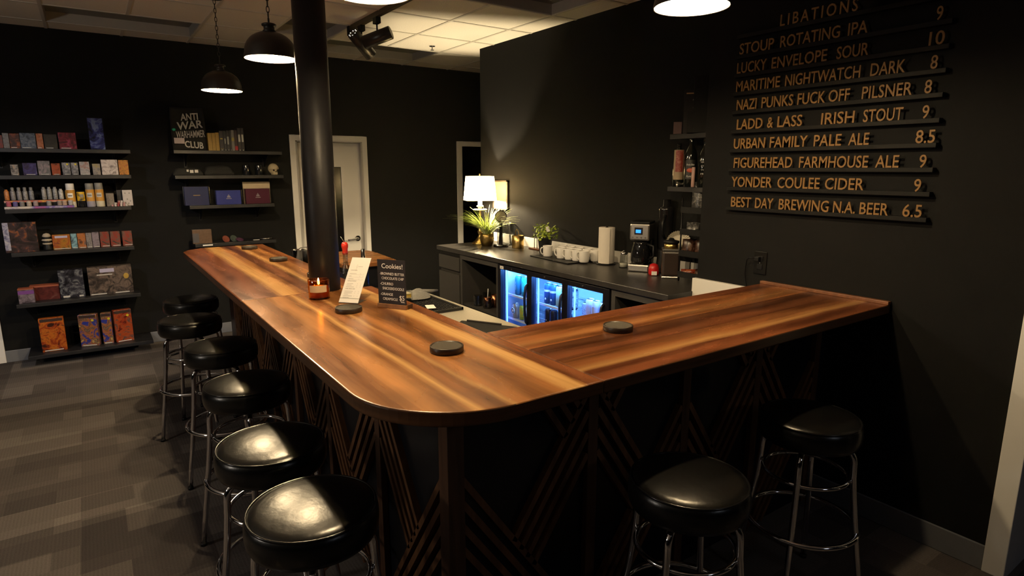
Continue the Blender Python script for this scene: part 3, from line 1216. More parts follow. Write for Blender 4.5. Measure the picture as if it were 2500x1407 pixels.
# black vinegar bottle neck just behind
t = thing('dark_bottle', 'slim black bottle right behind the red-topped bottle', 'bottle', (1.41, 3.72, WCZ))
MB().lathe([(0, 0), (.03, 0), (.032, .006), (.032, .15), (.014, .20), (.012, .275), (0, .276)], 20).build('body', BLACKG, t)
# jar of straws and jar with yellow content
c = onz(917, 690, WCZ)
t = thing('straw_jar', 'glass jar with black rim holding white straws, behind the menu card', 'jar', (1.345, 3.235, WCZ))
f = MB()
f.lathe([(0, 0), (.030, 0), (.033, .004), (.033, .092), (.031, .095), (.030, .09), (.030, .006), (0, .006)], 24)
f.build('glass_body', GLASS, t)
MB().lathe([(.034, .082), (.035, .083), (.035, .104), (.031, .105), (.031, .082)], 24).build('rim_band', BLACK, t)
for i, (dx, dy, tx, ty) in enumerate(((.0, .0, .036, -.010), (.010, .008, .052, .006), (-.008, -.006, .012, -.034), (.004, -.010, .030, .03))):
    MB().tube([(dx * .5, dy * .5, .008), (tx, ty, .135 + .004 * i)], .003, 7).build('straw', PAPER, t)
t = thing('garnish_jar', 'low glass jar of yellow garnish between menu card and chalkboard', 'jar', (1.445, 3.185, WCZ))
f = MB()
f.box(-.036, .036, -.036, .036, 0, .085)
f.build('glass_body', GLASS, t, bev=.005)
MB().box(-.031, .031, -.031, .031, .045, .068).build('garnish', pm('yellow_garnish', (.62, .40, .05), .5, vary=.3, scale=60), t, bev=.004)
MB().box(-.031, .031, -.031, .031, .003, .040).build('dark_layer', BLACK, t, bev=.004)
MB().box(-.032, .032, -.032, .032, .069, .072).build('cream_layer', pm('cream', (.6, .52, .34), .6), t)
# shakers and strainers on the far side of the bar
for (x, y), r_, h, lab, cat, nm in (((1.225, 4.32), .030, .055, 'black capped bottle by the far bar edge, next to the chrome tins', 'bottle', 'capped_bottle'),
                                    ((1.235, 4.08), .030, .050, 'black capped bottle touching the column outline, nearer than its twin', 'bottle', 'capped_bottle')):
    t = thing(nm, lab, cat, (x, y, WCZ))
    MB().cyl(r_ * .9, 0, .12, seg=20).build('glass_body', GLASS, t)
    MB().cyl(r_, .12, .12 + h + .04, seg=20, bev=.003).build('cap', BLACK, t)
t = thing('steel_mixing_tin', 'shiny steel mixing tin behind the far stretch of the bar', 'mixing tin', (1.275, 4.72, WCZ))
MB().lathe([(0, 0), (.035, 0), (.048, .17), (.0495, .172), (.047, .172), (.034, .006), (0, .006)], 28).build('tin', CHROME, t)
t = thing('wire_strainer', 'low chrome wire basket beside the mixing tin', 'wire basket', (1.41, 4.80, WCZ))
f = MB()
for z, r_ in ((.02, .07), (.09, .085), (.165, .10)):
    f.ring(r_, .003, z, seg=28, ts=6)
for k in range(14):
    a = 2 * PI * k / 14
    f.tube([(.07 * math.cos(a), .07 * math.sin(a), .02), (.10 * math.cos(a), .10 * math.sin(a), .165)], .002, 5)
f.build('wires', CHROME, t)
# work shelf that carries them
t = thing('speed_shelf', 'dark work shelf along the inner far side of the bar', 'shelf', (1.38, 4.70, 0))
f = MB()
f.box(1.10, 1.295, 3.43, 5.15, .87, .90)
f.box(1.295, 1.60, 3.43, 3.785, .87, .90)
f.box(1.295, 1.60, 4.46, 5.15, .87, .90)
f.build('shelf_board', CAB, t, world=True)
t.location = (1.38, 4.70, 0)

# ================================================================ BACK BAR CABINETS
CX0, CZ = 2.74, .955
t = thing('back_counter', 'long dark speckled counter top under the table lamp and mugs', 'counter top', (3.05, 3.75, .915))
m_, n_, l_, b_ = nt('speckled_dark_laminate')
tc_ = n_.new('ShaderNodeTexCoord')
no_ = n_.new('ShaderNodeTexNoise')
no_.inputs['Scale'].default_value = 240
no_.inputs['Detail'].default_value = 3
l_.new(tc_.outputs['Object'], no_.inputs[0])
n2_ = n_.new('ShaderNodeTexNoise')
n2_.inputs['Scale'].default_value = 9
n2_.inputs['Detail'].default_value = 5
l_.new(tc_.outputs['Object'], n2_.inputs[0])
r_ = ramp(n_, [(.35, (.024, .022, .021)), (.62, (.040, .037, .035)), (.74, (.12, .11, .10))])
l_.new(mathn(n_, l_, 'ADD', mathn(n_, l_, 'MULTIPLY', no_.outputs[0], .75), mathn(n_, l_, 'MULTIPLY', n2_.outputs[0], .25)), r_.inputs[0])
l_.new(r_.outputs[0], b_.inputs['Base Color'])
b_.inputs['Roughness'].default_value = .36
MB().box(CX0 - .02, XK, 2.325, 5.215, .915, CZ).build('worktop', m_, t, bev=.004, world=True)

t = thing('drawer_unit', 'charcoal drawer unit at the end of the back counter', 'cabinet', (3.05, 5.01, 0))
MB().box(CX0 + .02, XK - .01, 4.80, 5.20, .0, .915).build('carcass', CAB, t, world=True)
FR = pm('charcoal_drawer_front', (.052, .049, .046), .5, vary=.1, scale=18)
MB().box(CX0 - .002, CX0 + .02, 4.812, 5.205, .745, .872).build('drawer', FR, t, bev=.002, world=True)
MB().box(CX0 - .002, CX0 + .02, 4.812, 5.205, .30, .712).build('drawer', FR, t, bev=.002, world=True)
MB().box(CX0 + .012, CX0 + .02, 4.812, 5.205, .872, .912).build('finger_rail', BLACK, t, world=True)

def open_unit(y0, y1, lab, shelfz, nm='open_cabinet'):
    t = thing(nm, lab, 'cabinet', (3.05, (y0 + y1) / 2, 0))
    MB().box(CX0, XK - .01, y0, y0 + .035, 0, .915).build('side_panel', FR, t, world=True)
    MB().box(CX0, XK - .01, y1 - .035, y1, 0, .915).build('side_panel', FR, t, world=True)
    MB().box(CX0, XK - .01, y0 + .035, y1 - .035, .868, .915).build('top_rail', FR, t, world=True)
    MB().box(XK - .03, XK - .01, y0 + .035, y1 - .035, .0, .868).build('back_panel', BLACK, t, world=True)
    MB().box(CX0 + .01, XK - .03, y0 + .035, y1 - .035, shelfz - .02, shelfz).build('shelf', CAB, t, world=True)
    return t


open_unit(4.155, 4.795, 'open charcoal cabinet holding the cut glass tumblers, beside the drawers', .46)
open_unit(2.335, 2.815, 'open charcoal cabinet between the lit fridge and the menu wall', .25)


def tumbler(loc, label, mat):
    t = thing('tumbler', label, 'tumbler', loc, 0, 'glasses in the open cabinet')
    f = MB()
    f.lathe([(0, 0), (.033, 0), (.036, .004), (.040, .095), (.038, .096), (.034, .012), (0, .012)], 20, smooth=False)
    f.build('glass_body', mat, t)
    f = MB()
    for k in range(10):
        a = 2 * PI * k / 10
        f.tube([(.0365 * math.cos(a), .0365 * math.sin(a), .008), (.0382 * math.cos(a + .5), .0382 * math.sin(a + .5), .05)], .0018, 5)
        f.tube([(.0365 * math.cos(a + .5), .0365 * math.sin(a + .5), .008), (.0382 * math.cos(a), .0382 * math.sin(a), .05)], .0018, 5)
    f.build('cut_pattern', mat, t)
    return t


GL2 = glass('cut_glass', (.72, .72, .70), .10, 1.6, .09)
g1 = onz(1166, 744, .46)
tumbler((2.80, 4.585, .46), 'cut glass tumbler standing alone in the open cabinet', GL2)
tt = tumbler((2.815, 4.45, .46), 'cut glass tumbler with copper cup and white straw', GL2)
MB().lathe([(0, .016), (.030, .016), (.033, .10), (.031, .10), (.028, .02), (0, .02)], 20).build('copper_liner', COPPER, tt)
MB().tube([(.0, .0, .03), (-.02, -.045, .185)], .0035, 7).build('straw', PAPER, tt)
t = thing('copper_cup', 'tall copper cup behind the tumbler with the straw', 'cup', (2.90, 4.46, .46))
MB().lathe([(0, 0), (.028, 0), (.033, .11), (.031, .11), (.026, .006), (0, .006)], 20).build('cup', COPPER, t)
t = tumbler((2.93, 4.64, .46), 'cut glass tumbler farther back in the open cabinet', GL2)

# ---------------------------------------------------------------- fridge with three glass doors
FY = (2.822, 4.150)
fr = thing('back_bar_fridge', 'black under-counter fridge with three glass doors glowing blue', 'fridge', (3.05, 3.48, 0))
FB = pm('fridge_black', (.010, .010, .014), .28, vary=.05)
FIN = pm('fridge_liner', (.42, .48, .56), .45, vary=.05)
f = MB()
f.box(CX0 + .03, XK - .02, FY[0], FY[0] + .02, .02, .91)
f.box(CX0 + .03, XK - .02, FY[1] - .02, FY[1], .02, .91)
f.box(CX0 + .03, XK - .02, FY[0], FY[1], .885, .91)
f.box(CX0 + .03, XK - .02, FY[0], FY[1], .02, .10)
f.build('cabinet', FB, fr, world=True)
f = MB()
f.box(3.225, 3.24, FY[0] + .02, FY[1] - .02, .10, .885)
f.box(CX0 + .05, 3.225, FY[0] + .02, FY[0] + .026, .10, .885)
f.box(CX0 + .05, 3.225, FY[1] - .026, FY[1] - .02, .10, .885)
f.build('liner', FIN, fr, world=True)
FGL = glass('fridge_door_glass', (.93, .96, 1.0), .02, 1.4)
BLED = em('blue_fridge_led', (.045, .16, 1.0), FRIDGE_L * .07)
WLED = em('white_fridge_led', (.13, .42, 1.0), FRIDGE_L * 2.2)
DOORS = [(3.74, 4.105), (3.31, 3.675), (2.885, 3.245)]
for i, (a, b_) in enumerate(DOORS):
    d0, d1 = (2.824 if i == 2 else a - .033), (4.149 if i == 0 else b_ + .037)
    f = MB()
    f.box(CX0 - .012, CX0 + .03, d0, a, .06, .905)
    f.box(CX0 - .012, CX0 + .03, b_, d1, .06, .905)
    f.box(CX0 - .012, CX0 + .03, a, b_, .868, .905)
    f.box(CX0 - .012, CX0 + .03, a, b_, .06, .16)
    dr = f.build('glass_door', FB, fr, bev=.002, world=True)
    MB().box(CX0 + .005, CX0 + .012, a, b_, .16, .868).build('glass_pane', FGL, dr, world=True)
    MB().tube([(CX0 - .012, a - .012, .80), (CX0 - .030, a - .012, .78), (CX0 - .042, a - .014, .70), (CX0 - .040, a - .014, .60), (CX0 - .028, a - .012, .50), (CX0 - .012, a - .012, .48)], .010, 10).build('handle', FB, dr, world=True)
    Mk = Matrix.Translation((CX0 - .0125, (a + b_) / 2 + .02, .888)) @ Matrix.Rotation(-PI / 2, 4, 'Y')
    MB().cyl(.006, 0, .004, seg=14, M=Mk).build('lock', STEEL, dr, world=True)
    # lights inside: a white tube under the roof and a blue strip on the far side of each door
    MB().box(CX0 + .060, CX0 + .075, a + .01, b_ - .01, .868, .878).build('light_tube', WLED, fr, world=True)
    MB().box(CX0 + .040, CX0 + .046, b_ - .022, b_ - .010, .16, .86).build('light_strip', BLED, fr, world=True)
    for z in ((.655, .455) if i < 2 else (.575, .36)):
        f = MB()
        for x in (CX0 + .07, 2.90, 3.0, 3.1, 3.19):
            f.box(x - .003, x + .003, a - .02, b_ + .015, z - .008, z - .002)
        f.box(CX0 + .066, CX0 + .074, a - .02, b_ + .015, z - .016, z)
        k = 0
        y = a - .015
        while y < b_ + .015:
            f.box(CX0 + .07, 3.2, y - .0012, y + .0012, z - .003, z)
            y += .024
        f.build('wire_shelf', pm('white_wire', (.65, .68, .72), .35), fr, world=True)
a_ = onx(1229, 652, CX0 - .012)
MB().box(CX0 - .0135, CX0 - .012, 4.062, 4.112, .872, .896).build('sticker', PAPER, fr, world=True)
MB().box(CX0 - .0142, CX0 - .0135, 4.070, 4.104, .880, .888).build('sticker_print', LGREY, fr, world=True)


def can_(loc, h, r_, col, band, label, rough=.35, bandz=(.25, .8), rz=0):
    t = thing('drink_can', label, 'can', loc, rz, 'cans in the fridge')
    f = MB()
    f.lathe([(0, .003), (r_ - .008, .0), (r_ - .002, .007), (r_, .012), (r_, h - .014), (r_ - .006, h - .003), (r_ - .007, h)], 24)
    f.build('body', pm('can_%d%d%d' % tuple(int(c * 255) for c in col), col, rough, .1, vary=.2, scale=30), t)
    MB().lathe([(r_ - .007, h), (r_ - .009, h - .004), (0, h - .004)], 24).build('lid', STEEL, t)
    if band:
        MB().lathe([(r_ + .0005, h * bandz[0]), (r_ + .0005, h * bandz[1])], 24).build('print_band', art('canart_%s' % label[:24], band, 60, .35, 1, len(label) * .37), t)
    return t


TEAL, DBLUE, CYAN, LAV = (.02, .26, .34), (.02, .07, .24), (.35, .60, .62), (.42, .40, .56)
Z1, Z2 = .655, .455
D1, D2, D3 = DOORS
x = 2.845
can_((x, 4.015, Z1), .158, .029, (.015, .13, .24), None, 'dark blue slim can with vertical writing, upper shelf of the far fridge door')
ctx = C.objects
k_ = [o for o in bpy.data.objects if o.get('label', '').startswith('dark blue slim can')][0]
text('vertical_lettering', 'SOUR', pm('pale_cyan_print', (.45, .75, .8), .5), k_, frame((-.0296, -.008, .045), (0, 0, 1), (0, 1, 0)), .011, .07, .0003)
can_((x + .01, 3.935, Z1), .158, .029, TEAL, [(.02, .26, .34), (.05, .45, .5)], 'teal can in the middle of the upper shelf, far fridge door')
can_((x - .005, 3.845, Z1), .122, .033, (.05, .12, .36), [(.7, .7, .8), (.45, .05, .15), (.05, .15, .5), (.8, .8, .85)], 'can with red, white and blue splashes, upper shelf behind the first door handle')
can_((x - .01, 4.035, Z2), .122, .033, (.30, .32, .36), [(.30, .30, .34), (.34, .35, .38)], 'grey can with a round white and blue badge, lower shelf of the far door')
k_ = [o for o in bpy.data.objects if o.get('label', '').startswith('grey can with a round')][0]
Mq = frame((-.0342, -.004, .066), (0, -1, 0), (0, 0, 1))
f = MB()
f.cyl(.026, 0, .0006, seg=24, M=Mq)
f.build('badge', pm('navy_badge', (.03, .08, .2), .5), k_)
f = MB()
f.ring(.023, .002, .0008, seg=24, ts=5, M=Mq)
f.cyl(.011, .0004, .0012, seg=20, M=Mq)
f.build('badge_print', CHALK, k_)
can_((x, 3.945, Z2), .122, .033, (.30, .40, .06), [(.25, .42, .05), (.62, .48, .06)], 'lime green and yellow can, middle of the lower shelf, far door')
can_((x - .012, 3.862, Z2), .122, .033, (.50, .52, .42), [(.50, .52, .42), (.40, .46, .42)], 'pale can with a blue ring, lower shelf nearest the first door handle')
k_ = [o for o in bpy.data.objects if o.get('label', '').startswith('pale can with a blue')][0]
MB().ring(.018, .003, .0008, seg=24, ts=5, M=Mq).build('badge_print', pm('blue_print', (.05, .15, .3), .5), k_)
for y, lab in ((3.615, 'navy can with a white stripe, first on the upper shelf of the middle door'), (3.545, 'navy can with a white stripe, second on the upper shelf of the middle door')):
    t = can_((x, y, Z1), .158, .032, DBLUE, None, lab)
    MB().lathe([(.0326, .095), (.0326, .112)], 20).build('white_stripe', pm('white_print', (.6, .66, .72), .5), t)
    MB().sphere(.009, (-.031, -.004, .040), 10, 6, sc=(.25, 1, 1)).build('mountain_print', pm('white_print', (.6, .66, .72), .5), t)
can_((x, 3.470, Z1), .158, .032, CYAN, None, 'pale cyan can on the upper shelf of the middle door, beside the navy pair')
can_((x - .005, 3.396, Z1), .158, .032, (.36, .56, .60), None, 'pale cyan can closest to the handle on the upper middle shelf')
can_((x + .02, 3.335, Z1), .158, .032, (.02, .03, .05), [(.01, .02, .04), (.5, .55, .6)], 'black and white can at the handle edge of the upper middle shelf', bandz=(.1, .9))
for y, lab in ((3.60, 'black can with white cat eyes, first on the lower middle shelf'), (3.535, 'black can with white cat eyes, second on the lower middle shelf')):
    t = can_((x - .005, y, Z2), .158, .032, (.010, .011, .02), None, lab)
    f = MB()
    for s_ in (-1, 1):
        f.sphere(.0055, (-.0315, s_ * .009, .075), 8, 6, sc=(.3, 1, .55))
    f.build('cat_eyes', CHALK, t)
can_((x + .01, 3.445, Z2), .158, .032, (.05, .03, .12), None, 'dark purple can on the lower shelf of the middle door')
can_((x, 3.37, Z2), .158, .032, (.02, .17, .08), [(.02, .18, .08), (.25, .12, .05)], 'dark green can on the lower shelf of the middle door', bandz=(.3, .6))
can_((x + .03, 3.205, Z1 - .08), .158, .032, (.35, .4, .45), [(.01, .02, .05), (.6, .65, .7), (.01, .02, .05), (.7, .75, .8)], 'black and white patterned can at the far edge of the near door', bandz=(.05, .95))
for y, dx, lab in ((3.130, 0, 'tall lavender can, first of the trio in the near fridge door'), (3.056, -.012, 'tall lavender can in the middle of the trio, near fridge door'), (2.983, .0, 'tall lavender can, last of the trio in the near fridge door')):
    can_((x + dx, y, Z1 - .08), .20, .033, LAV, [LAV, (.46, .44, .58)], lab)
can_((x + .03, 2.915, Z1 - .08), .17, .030, (.30, .03, .08), [(.30, .02, .06), (.55, .5, .6), (.3, .02, .08)], 'red can beside the lavender ones, near fridge door', bandz=(.1, .9))

# ================================================================ ON THE BACK COUNTER
# table lamp
lx, ly = 3.115, 5.045
t = thing('table_lamp', 'lit brass table lamp with white tapered shade, behind the grassy plant', 'table lamp', (lx, ly, CZ), R(-20))
f = MB()
f.lathe([(0, 0), (.080, 0), (.083, .010), (.073, .020), (.053, .032), (.044, .045), (.029, .062), (.022, .078), (.016, .094), (.022, .108), (.027, .125), (.018, .144), (.011, .170), (.010, .270), (.015, .282),
         (.011, .300), (.010, .330)], 28)
f.build('base', BRASS, t)
f = MB()
f.lathe([(.0, .330), (.068, .330), (.071, .336), (.064, .341), (.018, .344), (.020, .355), (.034, .365), (.035, .372), (.020, .380), (.020, .42), (0, .422)], 28)
f.build('candle_cup', WHITEC, t)
sh0, sh1 = .425, .655
r0, r1 = .146, .124
m_, n_, l_, b_ = nt('linen_lampshade')
n_.remove(b_)
d_ = n_.new('ShaderNodeBsdfDiffuse')
d_.inputs[0].default_value = (.80, .74, .62, 1)
tr_ = n_.new('ShaderNodeBsdfTranslucent')
tr_.inputs[0].default_value = (.86, .74, .52, 1)
mx_ = n_.new('ShaderNodeMixShader')
mx_.inputs[0].default_value = .55
l_.new(d_.outputs[0], mx_.inputs[1])
l_.new(tr_.outputs[0], mx_.inputs[2])
l_.new(mx_.outputs[0], n_['Material Output'].inputs[0])


def sq(r_, z, rnd=.25, n=8):
    c = r_ * rnd
    pts = []
    for q in range(4):
        a0 = PI / 2 * q
        cx, cy = (r_ - c) * (1 if q in (0, 3) else -1), (r_ - c) * .80 * (1 if q in (0, 1) else -1)
        for i in range(n + 1):
            a = a0 + PI / 2 * i / n
            pts.append((cx + c * math.cos(a), cy + c * .8 * math.sin(a), z))
    return pts


A_, B_ = sq(r0, sh0), sq(r1, sh1)
k = len(A_)
f = MB()
f.add(A_ + B_, [(i, (i + 1) % k, k + (i + 1) % k, k + i) for i in range(k)], 0, True)
f.build('shade', m_, t)
MB().tube(A_, .002, 5, True).build('shade_trim', pm('shade_binding', (.55, .48, .36), .7), t)
MB().tube(B_, .002, 5, True).build('shade_trim', MATS['shade_binding'], t)
MB().lathe([(0, .63), (.004, .63), (.004, .662), (.007, .668), (.006, .680), (0, .682)], 12).build('finial', BRASS, t)
MB().sphere(.030, (0, 0, .468), 14, 9, sc=(1, 1, 1.2)).build('bulb', bulb_mat('lamp_bulb', (1.0, .78, .47), 25), t)
light('lamp_filament', 'POINT', (0, 0, .468), LAMP_W, (1.0, .78, .47), shadow_soft_size=.026).parent = t

# framed print on the wall
a_, b_ = onx(1209, 441, XK), onx(1243, 512, XK)
my0, my1, mz0, mz1 = 4.575, 4.895, 1.235, 1.555
my1, my0 = onx(1207, 441, XK).y, onx(1243, 441, XK).y
mz1, mz0 = onx(1243, 441, XK).z, onx(1243, 514, XK).z
t = thing('framed_print', 'small white print in a dark frame, lit by the table lamp beside it', 'picture', (XK, (my0 + my1) / 2, (mz0 + mz1) / 2))
W_, H_ = (my1 - my0) / 2, (mz1 - mz0) / 2
f = MB()
f.box(-.022, 0, -W_, -W_ + .022, -H_, H_)
f.box(-.022, 0, W_ - .016, W_, -H_, H_)
f.box(-.022, 0, -W_, W_, -H_, -H_ + .012)
f.box(-.022, 0, -W_, W_, H_ - .012, H_)
f.build('frame', pm('dark_wood_frame', (.028, .02, .014), .5), t)
MB().box(-.012, -.008, -W_ + .01, W_ - .01, -H_ + .008, H_ - .008).build('print', PAPER, t)


# grassy plant in a brass pot
px_, py_ = 3.085, 4.875
t = thing('grassy_plant', 'grassy potted plant with long arching blades in a round brass pot', 'plant', (px_, py_, CZ))
f = MB()
f.lathe([(0, 0), (.046, 0), (.050, .004), (.064, .045), (.068, .075), (.064, .105), (.058, .122), (.056, .122), (.060, .100), (.05, .10), (0, .10)], 32)
f.build('brass_pot', DBRASS, t)
GR = art('grass_blades', [(.34, .42, .10), (.52, .60, .22), (.70, .74, .42)], 14, .5, 0)
f = MB()
rng = random.Random(4)
for i in range(300):
    a = rng.uniform(0, 2 * PI)
    ln = rng.uniform(.16, .36)
    out = rng.uniform(.55, 1.12)
    p0 = Vector((.03 * math.cos(a) * rng.random(), .03 * math.sin(a) * rng.random(), .10))
    d = Vector((math.cos(a), math.sin(a), 0))
    if p0.x + d.x * ln * out > .235:
        out *= .6
    pts = []
    for q in range(7):
        u = q / 6
        h = ln * (1.15 * u - .62 * out * u * u)
        pts.append(p0 + d * (ln * out * 1.05 * u ** 1.2) + Vector((0, 0, h)))
    if any((p.x - .03) ** 2 + (p.y - .17) ** 2 < .0016 or (p.x - .08) ** 2 + (p.y + .12) ** 2 < .0006 or (p.x - .203) ** 2 + (p.y + .013) ** 2 < .0068 for p in pts):
        continue
    w0 = rng.uniform(.0018, .0034)
    side = Vector((-d.y, d.x, 0))
    vs, fs = [], []
    for q, p in enumerate(pts):
        ww = w0 * (1 - (q / 6) ** 2 * .85)
        vs += [p - side * ww, p + side * ww + Vector((0, 0, ww * .6))]
    fs = [(2 * q, 2 * q + 1, 2 * q + 3, 2 * q + 2) for q in range(6)]
    f.add(vs, fs, 0, True)
tag(f.build('grass_blades', GR, t), kind='stuff')

# glass cylinder and round mirror on a dark column
t = thing('glass_cylinder', 'clear glass cylinder jar with chrome rim behind the dark column stand', 'jar', (3.288, 4.862, CZ))
f = MB()
f.lathe([(0, 0), (.078, 0), (.080, .004), (.080, .205), (.078, .206), (.077, .204), (.077, .006), (0, .006)], 36)
f.build('glass_body', GLASS, t)
MB().ring(.0785, .0035, .206, seg=36, ts=6).build('rim', CHROME, t)
t = thing('round_mirror_stand', 'round black framed mirror disc on a slim dark column', 'mirror stand', (3.165, 4.755, CZ))
MB().lathe([(0, 0), (.072, 0), (.072, .018), (.066, .022), (0, .022)], 32).build('base', BLACKG, t)
f = MB()
f.lathe([(.0205, .022), (.020, .05), (.016, .13), (.015, .19), (.017, .215), (.022, .235), (.0, .24)], 24)
f.build('column', BLACKG, t)
dq = (Vector((0, 0, 1.68)) - Vector((3.165, 4.755, CZ + .29))).normalized().to_track_quat('Z', 'Y').to_matrix().to_4x4()
Mm = Matrix.Translation((0, 0, .285)) @ dq
f = MB()
f.lathe([(0, -.012), (.052, -.012), (.057, -.006), (.057, .006), (.052, .012), (.049, .009)], 36, M=Mm)
f.build('disc_frame', BLACKG, t)
MB().cyl(.050, .004, .0085, seg=36, M=Mm).build('disc_mirror', pm('disc_reflection_tint', (.16, .135, .10), .35, .0, vary=.3, scale=20), t)  # brownish reflection painted as a matt colour on the mirror disc

# brass ice pot
t = thing('brass_ice_pot', 'shiny brass cylinder pot with an upright loop handle', 'pot', (3.235, 4.575, CZ))
MB().lathe([(0, 0), (.054, 0), (.056, .003), (.056, .116), (.053, .118), (.052, .112), (0, .112)], 36).build('body', BRASS, t)
MB().tube([(-.008, .03, .112), (-.010, .026, .150), (-.010, .008, .175), (-.010, -.010, .170), (-.008, -.022, .145), (-.006, -.026, .112)], .0035, 8).build('handle', BRASS, t)
# copper hook stand
t = thing('copper_hook_stand', 'little dark rod stand on a copper bar, beside the brass pot', 'stand', (3.31, 4.385, CZ))
MB().box(-.030, .030, -.085, .085, 0, .012).build('copper_bar', pm('dull_copper', (.22, .085, .04), .45, .6), t, bev=.002)
f = MB()
for y in (.035, -.005):
    f.tube([(0, y, .012), (0, y, .112)], .0035, 7)
f.tube([(0, .075, .110), (0, -.04, .112)], .0030, 7)
f.build('rods', BLACK, t)

# herb in a black pot
t = thing('potted_herb', 'leafy green herb in a square-shouldered black pot with a white plant tag', 'plant', (3.235, 4.165, CZ))
MB().lathe([(0, 0), (.046, 0), (.049, .004), (.064, .128), (.066, .130), (.066, .142), (.062, .143), (.060, .128), (0, .125)], 28).build('pot', pm('matte_black_pot', (.012, .012, .013), .55), t)
HB = art('herb_leaves', [(.14, .24, .015), (.30, .40, .03), (.46, .52, .07)], 24, .45, 0)
f = MB()
rng = random.Random(11)
fs_ = MB()
for i in range(150):
    a = rng.uniform(0, 2 * PI)
    rr_ = .105 * math.sqrt(rng.random())
    z = .135 + rng.uniform(.0, .125) * (1 - .25 * (rr_ / .105) ** 2)
    p = Vector((rr_ * math.cos(a), rr_ * math.sin(a), z))
    s_ = rng.uniform(.011, .019)
    M_ = Matrix.Translation(p) @ Matrix.Rotation(a, 4, 'Z') @ Matrix.Rotation(rng.uniform(-1.0, .9), 4, 'Y') @ Matrix.Rotation(rng.uniform(-.7, .7), 4, 'X')
    vs = [(0, 0, 0), (s_ * .5, s_ * .55, .001), (s_ * 1.1, s_ * .60, -.002), (s_ * 1.7, 0, -.005), (s_ * 1.1, -s_ * .60, -.002), (s_ * .5, -s_ * .55, .001), (s_ * .9, 0, .003)]
    f.add(vs, [(0, 1, 6), (1, 2, 6), (2, 3, 6), (3, 4, 6), (4, 5, 6), (5, 0, 6)], 0, True, M_)
    if i % 5 == 0:
        fs_.tube([(0, 0, .125), p * .6 + Vector((0, 0, .06)), p], .0016, 5)
tag(f.build('herb_leaves', HB, t), kind='stuff')
fs_.build('stems', pm('herb_stem', (.16, .22, .04), .6), t)
d_ = (Vector((0, 0, 1.68)) - Vector((3.235, 4.165, 1.15)))
d_.z = 0
d_.normalize()
Mg = frame((d_.x * .07 - d_.y * .028, d_.y * .07 + d_.x * .028, .195), (-d_.y, d_.x, 0), (0, .0, 1))
MB().box(-.014, .014, 0, .045, -.0006, .0006, M=Mg @ Matrix.Rotation(.25, 4, 'Z')).build('plant_tag', PAPER, t)

# mugs on a black tray
tray = thing('mug_tray', 'thin black tray under the white mugs', 'tray', (3.15, 3.80, CZ), 0)
f = MB()
pts = [onz(*p, CZ + .008) for p in ((1294, 624), (1386, 644), (1448, 637), (1352, 618))]
pl = [(p.x - 3.15, p.y - 3.80) for p in pts]
f.prism(pl, 0, .010)
f.build('tray', BLACK, tray, bev=.002)
MUG = None


def mug(x, y, rz, label):
    global MUG
    if MUG:
        return dup(MUG, (x, y, CZ + .010), rz, label)
    t = thing('white_mug', label, 'mug', (x, y, CZ + .010), rz, 'white mugs on the black tray')
    MB().lathe([(0, 0), (.032, 0), (.0365, .004), (.0385, .012), (.0395, .088), (.0385, .090), (.0365, .088), (.0355, .014), (0, .010)], 32).build('body', WHITEC, t)
    MB().tube([(.037, 0, .074), (.052, 0, .076), (.062, 0, .066), (.064, 0, .048), (.058, 0, .030), (.046, 0, .020), (.036, 0, .018)], .0055, 8).build('handle', WHITEC, t)
    MUG = t
    return t


hdl = R(148)
row = [onz(px, 632 + (px - 1338) * .118, CZ + .05) for px in (1338, 1371, 1391, 1409, 1429)]
m0, m1 = Vector((3.10, 4.005)), Vector((3.135, 3.585))
labs = ['white mug at the herb pot end of the front row, handle swung outwards', 'second white mug from the herb pot in the front row', 'middle white mug of the front row', 'fourth white mug of the front row, next to the printed one',
        'white mug with a small grey print, end of the front row by the paper towels']
fr_ = [(3.085, 3.935), (3.105, 3.780), (3.115, 3.690), (3.120, 3.605), (3.115, 3.515)]
for i, ((x, y), lab) in enumerate(zip(fr_, labs)):
    q = mug(x, y, R(165) if i == 0 else R(112), lab)
dd_ = (Vector((0, 0)) - Vector(fr_[4])).normalized()
Mp = frame((dd_.x * .040, dd_.y * .040, .034), (-dd_.y, dd_.x, 0), (0, 0, 1))
MB().box(-.016, .016, 0, .007, -.001, .0008, M=Mp).build('print', LGREY, q)
for i, (x, y) in enumerate([(3.205, 3.885), (3.212, 3.790), (3.220, 3.695), (3.226, 3.600), (3.226, 3.508)]):
    mug(x, y, R(70), ['white mug of the back row behind the first two', 'second white mug of the back row on the tray', 'white mug in the middle of the back row', 'fourth white mug of the back row, behind the printed mug',
                      'white mug at the paper towel end of the back row'][i])

# paper towels
t = thing('paper_towel_roll', 'upright roll of white paper towels on a black holder', 'paper towels', (3.240, 3.400, CZ))
MB().cyl(.075, 0, .010, seg=32, bev=.003).build('holder_base', BLACK, t)
f = MB()
f.lathe([(.018, .011), (.060, .011), (.062, .013), (.062, .283), (.060, .285), (.018, .285)], 40)
f.build('roll', pm('paper_towel', (.74, .69, .62), .9, vary=.04, bump=.2, bscale=90), t)
f = MB()
vs, fs = [], []
for i in range(11):
    a = R(150) + R(95) * i / 10
    rr_ = .0628 + .010 * (i / 10) ** 2
    for z in (.012, .283):
        vs.append((rr_ * math.cos(a), rr_ * math.sin(a), z))
f.add(vs, [(2 * i, 2 * i + 2, 2 * i + 3, 2 * i + 1) for i in range(10)], 0, True)
f.build('loose_sheet', MATS['paper_towel'], t)
MB().cyl(.008, .01, .292, seg=12).build('holder_rod', BLACK, t)

